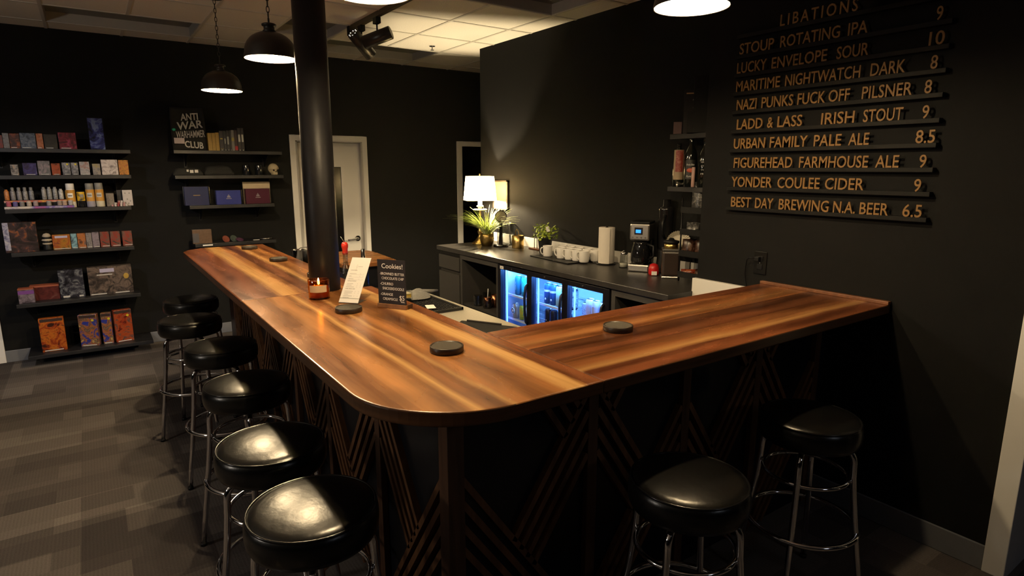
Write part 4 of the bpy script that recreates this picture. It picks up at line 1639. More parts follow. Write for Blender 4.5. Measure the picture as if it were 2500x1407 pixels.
# sugar shaker
t = thing('sugar_shaker', 'small glass sugar shaker with white sugar at the bottom', 'shaker', (3.235, 3.205, CZ))
MB().lathe([(0, 0), (.033, 0), (.035, .004), (.030, .04), (.029, .09), (.027, .105), (.026, .105), (.028, .088), (.029, .04), (.033, .006), (0, .006)], 24).build('glass_body', GLASS, t)
MB().lathe([(0, .007), (.0325, .007), (.030, .032), (0, .036)], 24).build('sugar', pm('sugar', (.80, .77, .68), .9), t)
MB().lathe([(.0285, .100), (.029, .112), (.022, .120), (.008, .124), (.008, .130), (0, .130)], 24).build('lid', CHROME, t)

# coffee maker
cx_, cy_ = 3.185, 3.005
d_ = Vector((-cx_ * .9, -cy_ * .55, 0)).normalized()
rz = math.atan2(d_.y, d_.x) + PI / 2
t = thing('coffee_maker', 'steel and black drip coffee maker with a small blue lit display', 'coffee maker', (3.255, 3.045, CZ), rz)
# local: -y faces the room
f = MB()
f.box(-.076, .076, -.105, .085, 0, .055)
f.build('base', STEEL, t, bev=.010)
MB().box(-.069, .069, .0, .085, .055, .225).build('tower', BLACK, t, bev=.006)
f = MB()
f.box(-.071, .071, -.10, .085, .225, .345)
f.build('head', STEEL, t, bev=.012)
MB().box(-.069, .069, -.095, .08, .345, .358).build('lid', BLACK, t, bev=.004)
MB().lathe([(0, .057), (.060, .057), (.068, .075), (.070, .12), (.058, .185), (.052, .20), (.054, .215), (0, .215)], 28, (0, -.045, 0)).build('carafe', pm('dark_carafe', (.008, .008, .009), .06, spec=.6, vary=0), t)
MB().tube([(.05, -.07, .20), (.10, -.09, .19), (.105, -.09, .12), (.065, -.075, .09)], .009, 8).build('carafe_handle', BLACK, t)
MB().box(-.036, .022, -.1025, -.10, .268, .318).build('display_bezel', BLACK, t)
MB().box(-.026, .010, -.1045, -.1025, .280, .303).build('display', em('blue_display', (.03, .22, 1.0), 2.6), t)
f = MB()
for i in range(4):
    f.cyl(.006, 0, .004, seg=10, M=Matrix.Translation((-.048 + i * .030, -.1005, .248)) @ Matrix.Rotation(PI / 2, 4, 'X'))
f.build('buttons', pm('grey_button', (.25, .24, .22), .3, .7), t)

# red bag, grinder, filter paper, dark kettle
t = thing('red_coffee_bag', 'little red foil coffee bag with a white label, by the grinder', 'bag', (3.165, 2.845, CZ), R(-42))
f = MB()
prof = [(-.030, 0), (.030, 0)]
f.lathe([(0, 0), (.032, 0), (.037, .012), (.036, .050), (.028, .074), (.012, .082), (0, .082)], 10, smooth=True)
f.build('bag', pm('red_foil', (.48, .012, .012), .28, vary=.3, scale=60, bump=.5, bscale=50), t)
Mp = frame((-.018, -.0368, .006), (1, 0, 0), (0, 0, 1))
MB().box(0, .036, 0, .026, -.004, .001, M=Mp).build('label_sticker', PAPER, t)
t = thing('coffee_grinder', 'brown square coffee grinder with a gold banded hopper', 'coffee grinder', (3.190, 2.722, CZ), R(-45))
f = MB()
f.box(-.058, .058, -.058, .058, .014, .185)
f.build('body', pm('dark_brown_plastic', (.030, .020, .016), .35), t, bev=.014)
MB().box(-.060, .060, -.060, .060, 0, .016).build('steel_foot', STEEL, t, bev=.006)
MB().box(-.059, .059, -.059, .059, .183, .20).build('shoulder', pm('grey_plastic', (.06, .055, .05), .4), t, bev=.006)
MB().lathe([(.045, .20), (.047, .202), (.047, .228), (.044, .230)], 28).build('gold_band', BRASS, t)
MB().lathe([(0, .20), (.044, .20), (.044, .232), (.052, .236), (.052, .250), (.02, .258), (.014, .268), (0, .27)], 28).build('hopper', BLACK, t)
t = thing('coffee_filter', 'round fluted white coffee filter standing behind the grinder', 'coffee filter', (3.300, 2.755, CZ + .0))
q = (Vector((0, 0, 1.68)) - Vector((3.33, 2.83, 1.15))).normalized().to_track_quat('Z', 'Y').to_matrix().to_4x4()
Mq = Matrix.Translation((0, 0, .225)) @ q
f = MB()
vs, fs = [(0, 0, -.02)], []
N_ = 72
for i in range(N_):
    a = 2 * PI * i / N_
    w_ = .006 * (1 if i % 2 else -1)
    vs += [(.052 * math.cos(a), .052 * math.sin(a), -.018), ((.082 + w_ * .4) * math.cos(a), (.082 + w_ * .4) * math.sin(a), .012 + w_)]
for i in range(N_):
    j = (i + 1) % N_
    fs += [(0, 1 + 2 * i, 1 + 2 * j), (1 + 2 * i, 2 + 2 * i, 2 + 2 * j, 1 + 2 * j)]
f.add(vs, fs, 0, False, Mq)
f.build('filter', pm('filter_paper', (.60, .55, .44), .9), t)
MB().tube([(0, 0, 0), (.004, 0, .09), (0, 0, .21)], .003, 6).build('filter_stand', BLACK, t)
t = thing('stand_blender', 'tall dark blender standing between coffee maker and wall', 'blender', (3.312, 2.885, CZ))
f = MB()
f.lathe([(0, 0), (.054, 0), (.056, .01), (.050, .15), (.045, .17), (0, .17)], 24)
f.build('motor_base', BLACK, t)
f = MB()
f.lathe([(.042, .17), (.046, .20), (.055, .44), (.056, .45), (.048, .465), (.03, .47), (.03, .515), (0, .516)], 24)
f.build('jug', BLACKG, t)
MB().tube([(-.04, -.030, .25), (-.075, -.040, .28), (-.080, -.042, .36), (-.045, -.034, .41)], .009, 8).build('jug_handle', BLACK, t)

# wire snack rack against the return of the menu wall
t = thing('snack_rack', 'dark three-tier snack rack on the counter against the menu wall', 'rack', (3.24, 2.48, CZ))
f = MB()
for x in (-.10, .10):
    for y in (-.125, .125):
        f.tube([(x, y, 0), (x, y, .54)], .005, 6)
f.build('uprights', BLACK, t)
for z in (.03, .17, .31, .45):
    f = MB()
    f.box(-.105, .105, -.13, .13, z - .004, z)
    f.box(-.108, -.102, -.13, .13, z - .004, z + .035)
    f.box(-.105, .105, .125, .131, z - .004, z + .03)
    f.build('tier', BLACK, t)
SN = [art('snack_red', [(.02, .008, .006), (.22, .03, .012), (.30, .10, .03)], 30, .3, 1, 3), art('snack_brown', [(.012, .007, .005), (.04, .014, .008), (.10, .055, .035)], 26, .3, 1, 5), art('snack_grey', [(.008, .008, .008), (.03, .03, .03), (.16, .15, .14)], 40, .3, 1, 7)]


def packet(loc, rz, sz, m, label, tilt=0.0, name='snack_packet'):
    t = thing(name, label, 'snack packet', loc, rz, 'snacks in the counter rack')
    a, b_, c = sz
    f = MB()
    n = 8
    vs = []
    for i in range(n + 1):
        u = i / n
        th = c * math.sin(PI * min(1, max(0, u))) ** .5 / 2 + .001
        for s_ in (-1, 1):
            for v in (-a / 2, 0, a / 2):
                vs.append((v, s_ * th * (1 if v == 0 else .35), u * b_))
    fs = []
    for i in range(n):
        k0, k1 = i * 6, (i + 1) * 6
        fs += [(k0, k0 + 1, k1 + 1, k1), (k0 + 1, k0 + 2, k1 + 2, k1 + 1), (k0 + 4, k0 + 3, k1 + 3, k1 + 4), (k0 + 5, k0 + 4, k1 + 4, k1 + 5), (k0 + 3, k0, k1, k1 + 3), (k0 + 2, k0 + 5, k1 + 5, k1 + 2)]
    fs += [(0, 3, 4, 5, 2, 1), (n * 6, n * 6 + 1, n * 6 + 2, n * 6 + 5, n * 6 + 4, n * 6 + 3)]
    f.add(vs, fs, 0, True, Matrix.Rotation(tilt, 4, 'X'))
    f.build('packet', m, t)
    return t


packet((3.20, 2.56, CZ + .034), R(-50), (.12, .045, .05), SN[0], 'orange and red snack packet lying on the lowest rack tier', R(-30))
packet((3.19, 2.46, CZ + .034), R(-60), (.09, .05, .03), SN[1], 'brown snack packet beside the orange one, lowest tier', R(-20))
packet((3.20, 2.58, CZ + .174), R(-55), (.09, .10, .03), SN[1], 'dark red snack packet leaning on the second rack tier', R(-10))
packet((3.20, 2.49, CZ + .174), R(-60), (.07, .10, .03), SN[1], 'brown packet next in line on the second rack tier', R(-10))
packet((3.18, 2.53, CZ + .314), R(-50), (.10, .08, .03), SN[2], 'grey shiny packet on the third rack tier', R(-25))
packet((3.18, 2.50, CZ + .454), R(-55), (.10, .19, .03), SN[2], 'tall dark packet with pale lettering on the top rack tier', R(-6))

# two bottle shelves on the back-bar wall
for z, lab in ((1.90, 'upper small black shelf in the bar corner, holding dark boxes'), (1.565, 'lower small black shelf in the bar corner, holding bottles')):
    t = thing('corner_shelf', lab, 'shelf', (3.26, 2.54, z), 0, 'corner shelves behind the bar')
    MB().box(-.10, .115, -.22, .215, -.032, 0).build('shelf_board', SHELFP, t, bev=.002)


def facing(loc):
    d = Vector((0, 0)) - Vector((loc[0], loc[1]))
    return math.atan2(d.y, d.x) + PI / 2      # local -y turned towards the eye


def bottle(loc, r_, h, m, label, neck=.28, lab=None, cap=None, nm='liquor_bottle'):
    t = thing(nm, label, 'bottle', loc, facing(loc), 'bottles on the corner shelf')
    nh = h * (1 - neck)
    MB().lathe([(0, 0), (r_ - .003, 0), (r_, .005), (r_, nh - .05), (r_ * .8, nh - .02), (r_ * .38, nh + .015), (r_ * .34, h - .02), (r_ * .4, h - .018), (r_ * .4, h), (0, h)], 26).build('body', m, t)
    if cap:
        MB().lathe([(r_ * .42, h - .085), (r_ * .44, h - .08), (r_ * .44, h + .003), (0, h + .004)], 18).build('capsule', cap, t)
    if lab:
        z0, z1, a0, a1, mm = lab
        MB().lathe([(r_ + .0006, z0), (r_ + .0006, z1)], 14, a0=a0, a1=a1).build('label_sticker', mm, t)
    return t


DG = pm('dark_bottle_glass', (.006, .007, .006), .08, spec=.6, vary=0)
ZS = 1.565
q = bottle((3.20, 2.705, ZS), .037, .275, DG, 'square shouldered dark bottle with a red and cream label, on the lower corner shelf', .16, (.045, .235, -PI / 2 - .95, -PI / 2 + .95, pm('cream_label', (.28, .21, .13), .6)))
MB().lathe([(.0382, .095), (.0382, .232)], 12, a0=-PI / 2 - .55, a1=-PI / 2 + .80).build('red_label', art('red_label_art', [(.18, .018, .012), (.21, .03, .02), (.32, .12, .08)], 40, .5, 1, 2), q)
q = bottle((3.19, 2.60, ZS), .040, .40, DG, 'tall dark wine bottle with an orange capsule, on the lower corner shelf', .38, (.05, .17, -PI / 2 - .8, -PI / 2 + .8, pm('black_label', (.012, .011, .011), .5)), pm('orange_capsule', (.38, .10, .02), .4))
MB().sphere(.022, (0, -.041, .105), 14, 8, mi=0, sc=(1, .08, .62)).build('red_oval', pm('red_oval_print', (.42, .07, .03), .5), q)
Mt_ = frame((-.024, -.0418, .135), (1, 0, 0), (0, 0, 1))
text('label_lettering', 'Petite Bête', LGREY, q, Mt_, .012, .048, .0004, shear=.2)
text('label_lettering', 'Rumble', LGREY, q, frame((-.022, -.0418, .062), (1, 0, 0), (0, 0, 1)), .013, .044, .0004, shear=.2)
q = bottle((3.20, 2.50, ZS), .040, .33, DG, 'black bottle with white lettering, last before the menu wall, lower corner shelf', .3)
for i, s_ in enumerate(('HAND', 'STEP', 'TWO', 'FREE')):
    text('label_lettering', s_, LGREY, q, frame((-.02, -.0408, .150 - i * .024), (1, 0, 0), (0, 0, 1)), .011, .038, .0004)
t = thing('pink_tube', 'slim pale pink tube leaning between the wine bottle and the black bottle', 'tube', (3.158, 2.548, ZS))
MB().cyl(.011, 0, .125, seg=14, bev=.002).build('tube', pm('pale_pink', (.42, .26, .22), .5), t)
t = thing('tiny_metal_jiggers', 'small steel jigger lying at the foot of the bottles on the shelf', 'jigger', (3.172, 2.652, ZS))
MB().lathe([(.017, -.028), (.007, 0), (.015, .022)], 16, M=Matrix.Translation((0, 0, .017)) @ Matrix.Rotation(PI / 2, 4, 'Y') @ Matrix.Rotation(.5, 4, 'X')).build('jigger', STEEL, t)

ZS = 1.90


def carton(loc, sz, m, label, rz=None, cat='box', nm='carton'):
    t = thing(nm, label, cat, loc, facing(loc) if rz is None else rz, 'boxes on the upper corner shelf')
    a, b_, c = sz
    MB().box(-a / 2, a / 2, -b_ / 2, b_ / 2, 0, c).build('box', m, t, bev=.002)
    return t


q = carton((3.235, 2.64, ZS), (.115, .05, .27), pm('brown_black_card', (.009, .006, .0055), .55, spec=.25), 'tall dark brown carton with a gold bar and pale lettering, upper corner shelf')
MB().box(-.045, .025, -.0262, -.025, .245, .252).build('gold_bar', pm('gold_foil_print', (.45, .26, .10), .4), q)
text('lettering', 'sba', LGREY, q, frame((-.005, -.0255, .205), (1, 0, 0), (0, 0, 1)), .012, .045, .0004)
f = MB()
for k in range(3):
    f.sphere(.006, (.012 + (k - 1) * .008, -.0255, .160 + (.008 if k == 1 else 0)), 8, 6, sc=(1, .1, 1))
f.build('club_print', LGREY, q)
f = MB()
for (u, v) in ((-.018, .105), (.008, .105), (-.005, .082), (.02, .082), (.012, .050)):
    f.tube([(u + .013 * math.cos(PI / 3 * k + PI / 6), -.0258, v + .013 * math.sin(PI / 3 * k + PI / 6)) for k in range(6)], .0007, 4, True)
f.build('hexagon_print', LGREY, q)
q = carton((3.19, 2.52, ZS), (.13, .04, .34), pm('very_dark_card', (.0035, .003, .003), .6, spec=.2), 'tallest black carton on the upper corner shelf, at its menu wall end')
q = carton((3.165, 2.575, ZS), (.075, .05, .13), pm('very_dark_card', (.0035, .003, .003), .6, spec=.2), 'short black carton in front of the tall ones, upper corner shelf')
q = carton((3.172, 2.705, ZS), (.052, .03, .075), pm('dusty_pink_card', (.085, .042, .04), .6), 'small dusty pink box at the open end of the upper corner shelf')
q = carton((3.163, 2.447, ZS), (.03, .03, .15), pm('mustard_card', (.22, .13, .05), .5), 'narrow mustard box half hidden by the menu wall edge, upper shelf')

# ================================================================ DRINKS MENU ON THE WALL
RAIL = pm('black_menu_rail', (.0045, .0045, .0045), .6, spec=.2)
ROWS = [  # rail left px, rail right px, words (x0, x1 in the photograph), price
    ((1807.6, 87.5), None, [('LIBATIONS', 1905.1, 2094.2)], None, 'topmost black menu ledge holding the heading letters'),
    ((1809.6, 137), None, [('STOUP', 1806, 1889.2), ('ROTATING', 1905.1, 2050.4), ('IPA', 2070.3, 2118.1)], ('9', 2285.2, 2301.1), 'second menu ledge from the top, IPA priced 9'),
    ((1805.7, 183), None, [('LUCKY', 1799.7, 1871.3), ('ENVELOPE', 1884.1, 2018.6), ('SOUR', 2042.4, 2120)], ('10', 2267.3, 2305.1), 'menu ledge with the sour priced 10'),
    ((1799.7, 226.8), None, [('MARITIME', 1797.7, 1904), ('NIGHTWATCH', 1917.1, 2100.1), ('DARK', 2124.8, 2209.6)], ('8', 2271.2, 2288.4), 'menu ledge with the dark beer priced 8'),
    ((1798, 270.6), None, [('NAZI', 1798.9, 1846.6), ('PUNKS', 1859.4, 1936.2), ('FUCK', 1946.9, 2014.6), ('OFF', 2022.5, 2074.3), ('PILSNER', 2104.1, 2226.3)], ('8', 2256.5, 2274), 'menu ledge with the pilsner priced 8'),
    ((1794, 318), None, [('LADD', 1798.9, 1861.4), ('&', 1873.3, 1887.2), ('LASS', 1898, 1958.1), ('IRISH', 2004.6, 2085.4), ('STOUT', 2106.9, 2203.6)], ('9', 2250.6, 2267.3), 'menu ledge with the Irish stout priced 9'),
    ((1790, 364), None, [('URBAN', 1791.7, 1867.3), ('FAMILY', 1879.3, 1970.8), ('PALE', 1986.7, 2053.6), ('ALE', 2071.1, 2121.2)], ('8.5', 2234.7, 2282), 'menu ledge with the pale ale priced 8.5'),
    ((1790, 410), None, [('FIGUREHEAD', 1791.7, 1933.8), ('FARMHOUSE', 1950.9, 2118.9), ('ALE', 2136.8, 2193.7)], ('9', 2243.4, 2260.5), 'menu ledge with the farmhouse ale priced 9'),
    ((1784, 455.6), None, [('YONDER', 1785.8, 1884.1), ('COULEE', 1898, 2000.7), ('CIDER', 2013.8, 2108.1)], ('9', 2230.3, 2247.4), 'menu ledge with the cider priced 9'),
    ((1782, 504), None, [('BEST', 1785, 1833.5), ('DAY', 1843.5, 1887.2), ('BREWING', 1901.2, 2022.5), ('N.A.', 2033.7, 2087), ('BEER', 2098.2, 2167.8)], ('6.5', 2202.8, 2249.4), 'lowest menu ledge with the non-alcoholic beer priced 6.5'),
]
zrail = [2.378, 2.276, 2.180, 2.086, 1.990, 1.888, 1.787, 1.685, 1.583, 1.474]
for (rl, _, words, price, lab), zr in zip(ROWS, zrail):
    t = thing('menu_ledge', lab, 'menu ledge', (XM, 1.63, zr), 0, 'drinks menu ledges')
    f = MB()
    f.box(-.034, 0, -.505, .500, -.020, 0)
    f.build('rail', RAIL, t, bev=.0015)

    def ypos(px):
        # point of the letter row under this column of the photograph
        lo, hi = 2.4, .9
        for _ in range(40):
            m = (lo + hi) / 2
            v = Vector((XM - .030, m, zr)) - EYE
            x = 1250 + FPX * v.dot(_rt) / v.dot(_fw)
            if x < px:
                lo = m
            else:
                hi = m
        return lo
    ws = [(s_, a, b_, False) for s_, a, b_ in words] + ([(price[0], price[1], price[2], True)] if price else [])
    for s_, a, b_, pr in ws:
        ya_, yb_ = ypos(a), ypos(b_)
        o_ = text('price_figures' if pr else 'letters', s_, GOLD, t, frame((-.028, ya_ - 1.63, .0005), (0, -1, 0), (0, 0, 1)), .054, ya_ - yb_, .006, space=1.35 if s_ == 'LIBATIONS' else 1.0, bold=.008)

# wall outlet with a plug and cord
a_, b_ = onx(1842, 612, XM), onx(1871, 672, XM)
t = thing('wall_outlet', 'black wall outlet with a plugged cord, above the short bar end', 'outlet', (XM, 1.908, 1.178))
MB().box(-.006, 0, -.038, .038, -.062, .062).build('cover_plate', pm('black_cover_plate', (.006, .006, .006), .25), t, bev=.002)
for z in (.022, -.022):
    MB().box(-.009, -.006, -.016, .016, z - .014, z + .014).build('socket', BLACK, t, bev=.002)
MB().cyl(.003, 0, .002, seg=8, M=Matrix.Translation((-.006, 0, 0)) @ Matrix.Rotation(-PI / 2, 4, 'Y')).build('screw', STEEL, t)
t = thing('plug_cord', 'thin black cord hanging in a loop from the wall outlet', 'cord', (XM, 1.93, 1.20))
MB().box(-.032, -.0095, -.028, .000, -.012, .012).build('plug', BLACK, t, bev=.003)
MB().tube([(-.030, -.004, .004), (-.036, .022, .006), (-.030, .042, -.01), (-.022, .052, -.05), (-.018, .056, -.09), (-.018, .048, -.135), (-.016, .036, -.18), (-.014, .034, -.24)], .003, 8).build('cord', BLACKG, t)

# ================================================================ GAME SHELVES ON THE FAR WALL
def wall_shelf(x0, x1, yf, z, label, th=.032, group='black shelves of game boxes'):
    t = thing('wall_shelf', label, 'shelf', ((x0 + x1) / 2, (yf + YB) / 2, z), 0, group)
    W, D = (x1 - x0) / 2, (YB - yf) / 2
    MB().box(-W, W, -D, D, -th, 0).build('shelf_board', SHELFP, t, bev=.002)
    for s_ in (-1, 1):
        x = s_ * (W - .12)
        f = MB()
        f.box(x - .012, x + .012, D - .006, D, -.16, -th)
        f.add([(x - .004, D - .006, -th), (x - .004, D - .006, -.15), (x - .004, -D + .06, -th), (x + .004, D - .006, -th), (x + .004, D - .006, -.15), (x + .004, -D + .06, -th)],
              [(0, 1, 2), (3, 5, 4), (0, 2, 5, 3), (1, 4, 5, 2), (0, 3, 4, 1)])
        f.build('bracket', BLACK, t)
    return t


G = [(1.844, -.70, .349), (1.627, -.66, .333), (1.350, -.575, .306), (.990, -.580, .292), (.555, -.600, .297), (.105, -.575, .352)]
for (z, a, b_), nm in zip(G, ('topmost black wall shelf of the tall unit, with the plastic bag', 'second black wall shelf, lined with small blister packs', 'third black wall shelf, holding paints and spray cans',
                              'fourth black wall shelf, with the big dark box at one end', 'fifth black wall shelf, with the wide landscape box', 'lowest black wall shelf just above the carpet')):
    wall_shelf(a, b_, 6.45 if z > .2 else 6.41, z, nm)
T = [(1.850, .69, 1.655), (1.618, .68, 1.655), (1.335, .775, 1.545), (.968, .79, 1.535)]
for (z, a, b_), nm in zip(T, ('top black wall shelf beside the white door, holding shirt and books', 'second black wall shelf beside the white door, with the skull', 'third black wall shelf beside the white door, with the cases',
                              'lowest black wall shelf beside the white door, just above the bar end')):
    wall_shelf(a, b_, 6.47, z, nm)

GREYL = [(.035, .035, .04), (.15, .15, .17), (.34, .33, .35)]


def prod(z, l, r, top, m, label, dep=.05, yf=6.52, name='game_box', base=None, strip=None, cat='box', tilt=0.0, group=None, title=None, rz=0.0):
    """a carton standing on a shelf: l, r and top as measured on the photograph"""
    yy = base if base else 0
    # column of the front foot
    c = (l + r) / 2
    zz = z
    lo, hi = 0.0, 1407.0
    for _ in range(30):
        mid = (lo + hi) / 2
        if ony(c, mid, yf).z > z:
            lo = mid
        else:
            hi = mid
    x0, x1 = ony(l, lo, yf).x, ony(r, lo, yf).x
    h = ony(c, top, yf).z - z
    W = (x1 - x0) / 2
    t = thing(name, label, cat, ((x0 + x1) / 2, yf, z), rz, group or 'stock on the game shelves')
    MB().box(-W, W, 0, dep, 0, h).build('carton', m, t, bev=min(.0025, W * .2))
    if strip:
        MB().box(-W * strip[0], W * strip[1], -.0012, 0, h * .04, h * .085).build('white_strip', LGREY, t)
    if title:
        MB().box(-W * .7, W * .7, -.0012, 0, h * title[0], h * title[1]).build('title_band', title[2], t)
    return t, W, h


z = 1.844
A = art
for l, r, top, m, lab in ((-12, 9, 330, A('a1', [(.05, .012, .01), (.20, .03, .02), (.06, .05, .05)], 12, seed=1), 'red and black game box at the very end of the top shelf'),
                          (10, 25, 325, A('a2', [(.09, .085, .085), (.20, .19, .19), (.12, .11, .11)], 16, seed=2), 'narrow grey game box on the top shelf, between red and orange ones'),
                          (26, 51, 326, A('a3', [(.025, .012, .01), (.06, .02, .012), (.30, .07, .02)], 12, seed=3), 'dark game box with an orange emblem on the top shelf'),
                          (52, 90, 325, A('a4', [(.02, .025, .035), (.08, .10, .14), (.16, .17, .19)], 22, seed=4), 'blue-grey game box on the top shelf'),
                          (92, 108, 326, A('a5', [(.10, .03, .015), (.40, .13, .05), (.32, .16, .12)], 18, seed=5), 'slim orange figure pack on the top shelf'),
                          (110, 142, 328, A('a6', [(.015, .013, .011), (.035, .03, .022), (.02, .018, .014)], 10, seed=6), 'nearly black game box on the top shelf, before the maroon one'),
                          (146, 189, 324, A('a7', [(.03, .006, .008), (.13, .012, .02), (.28, .04, .08)], 13, seed=7), 'maroon game box on the top shelf, beside the plastic bag')):
    prod(z, l, r, top, m, lab, strip=(.8, .3) if l > 20 else None, group='games on the top shelf')
# plastic bag with a blue sheet
t, W, h = prod(z, 222, 258, 289, A('bagart', [(.02, .02, .03), (.06, .07, .26), (.26, .33, .52), (.05, .05, .06)], 6, .15, seed=3), 'tall clear plastic bag with a blue sheet, standing on the top shelf', dep=.03, name='plastic_bag', cat='bag')
MB().box(-W * 1.12, W * 1.12, -.006, .036, 0, h * 1.02).build('clear_film', glass('plastic_film', (.9, .9, .92), .12, 1.5, .05), t)

z = 1.627
for l, r, top, m, lab, st in ((28, 47, 402, A('b1', [(.05, .045, .045), (.30, .27, .25), (.40, .20, .05)], 18, seed=1), 'small pale and orange blister pack, first on the second shelf', 1),
                              (58, 92, 398, A('b2', [(.02, .012, .03), (.045, .035, .14), (.12, .12, .2)], 9, seed=2), 'dark violet game box on the second shelf', 1),
                              (95, 125, 393, A('b3', [(.05, .05, .055), (.15, .14, .15), (.26, .20, .22)], 14, seed=3), 'grey and pink blister pack on the second shelf', 1),
                              (128, 149, 399, A('b4', [(.03, .015, .01), (.30, .06, .02), (.16, .06, .04)], 12, seed=4), 'orange blister pack on the second shelf', 1),
                              (154, 174, 397, A('b5', GREYL, 15, seed=5), 'pale grey blister pack with yellow dot, beside the orange pack, second shelf', 1),
                              (176, 193, 397, A('b5', GREYL, 15, seed=5), 'pale grey blister pack with yellow dot, second of the pair on the second shelf', 1),
                              (197, 221, 395, A('b6', [(.10, .10, .11), (.34, .33, .35), (.26, .12, .10)], 14, seed=6), 'light grey and red blister pack on the second shelf', 1),
                              (228, 247, 400, A('b7', [(.06, .055, .05), (.24, .22, .22), (.30, .24, .08)], 12, seed=7), 'dull grey pack with a yellow foot, before the white box', 0),
                              (250, 290, 390, A('b8', [(.20, .17, .17), (.52, .46, .45), (.60, .55, .53)], 14, seed=8), 'white game box with dark little drawings on the second shelf', 0),
                              (292, 316, 391, A('b9', [(.20, .08, .02), (.46, .20, .03), (.26, .06, .03)], 14, seed=9), 'golden orange game box at the end of the second shelf', 0)):
    t, W, h = prod(z, l, r, top, m, lab, dep=.04, name='blister_pack' if st else 'game_box', strip=(.6, .7) if st else None)
    if 'yellow dot' in lab:
        MB().cyl(.008, 0, .001, seg=14, M=Matrix.Translation((W * .35, -.0004, h * .86)) @ Matrix.Rotation(PI / 2, 4, 'X')).build('yellow_dot', pm('yellow_dot_print', (.55, .45, .02), .5), t)

# third shelf: paints, sprays, dice
z = 1.35
YF_ = 6.50
rk = thing('paint_rack', 'two-tier black paint rack with a coloured strip along each tier', 'paint rack', (-.345, 6.58, z))
f = MB()
f.box(-.235, .235, -.075, -.055, 0, .022)
f.box(-.235, .235, -.030, .075, 0, .072)
f.build('rack', BLACK, rk, bev=.002)
STR = [art('strip_warm', [(.62, .35, .04), (.45, .08, .06), (.50, .42, .32)], 7, .5, .2, 1), art('strip_cool', [(.42, .04, .10), (.12, .09, .34), (.55, .50, .45)], 7, .5, .2, 4)]
MB().box(-.235, .235, -.0325, -.030, .050, .068).build('colour_strip', STR[0], rk)
MB().box(-.235, .235, -.0775, -.075, .002, .020).build('colour_strip', STR[1], rk)
BOTC = [(.46, .17, .05), (.20, .19, .20), (.20, .19, .20), (.24, .23, .23), (.17, .18, .21), (.25, .24, .24), (.23, .23, .23), (.24, .24, .25), (.44, .43, .42), (.48, .25, .05)]
BX = [-.213, -.172, -.131, -.091, -.050, .035, .073, .112, .152, .198]
names = ('orange', 'grey', 'grey', 'grey', 'blue-grey', 'grey', 'grey', 'grey', 'white', 'amber')
ordn = ('first', 'second', 'third', 'fourth', 'fifth', 'sixth', 'seventh', 'eighth', 'ninth', 'last')
pb = None
for i, (bx, c, n_, o_) in enumerate(zip(BX, BOTC, names, ordn)):
    t = thing('paint_bottle', '%s paint dropper bottle, %s along the upper tier of the paint rack' % (n_, o_), 'paint bottle', (-.345 + bx, 6.58 - .008, z + .072), 0, 'paint bottles on the upper tier')
    h = .105 if 4 < i < 8 else .088
    MB().lathe([(0, 0), (.0155, 0), (.0165, .003), (.0165, h * .80), (.013, h * .86), (.010, h * .90), (.010, h), (0, h)], 14).build('body', art('bot%d%d' % (int(c[0] * 100), int(c[2] * 100)), [tuple(q * .55 for q in c), c, tuple(min(1, q * 1.25) for q in c)], 50, .4, 0, i), t)
    if 0 < i < 5:
        MB().lathe([(.0115, h * .9), (.0115, h * 1.16), (.006, h * 1.2), (0, h * 1.2)], 12).build('cap', pm('grey_cap', (.18, .18, .18), .5), t)
PX_ = [-.205, -.162, -.118, -.072, -.028, .062, .135, .170, .212]
PC = [(.42, .10, .14), (.12, .10, .28), (.20, .19, .20), (.44, .38, .33), (.34, .26, .27), (.28, .27, .27), (.30, .24, .22), (.42, .30, .24), (.40, .39, .42)]
for i, (bx, c) in enumerate(zip(PX_, PC)):
    t = thing('paint_pot', '%s round paint pot, %s along the lower tier of the paint rack' % (('pink', 'violet', 'grey', 'cream', 'rosy', 'pale grey', 'beige', 'salmon', 'white')[i], ordn[i]), 'paint pot', (-.345 + bx, 6.58 - .058, z + .022), 0, 'paint pots on the lower tier')
    MB().lathe([(0, 0), (.0165, 0), (.0175, .004), (.0165, .026), (.0175, .028), (.0175, .038), (.015, .040), (0, .040)], 14).build('pot', pm('pot_%d' % i, c, .35), t)


def at_shelf(px, z_, yf):
    lo, hi = 0.0, 1407.0
    for _ in range(30):
        mid = (lo + hi) / 2
        if ony(px, mid, yf).z > z_:
            lo = mid
        else:
            hi = mid
    return ony(px, lo, yf)


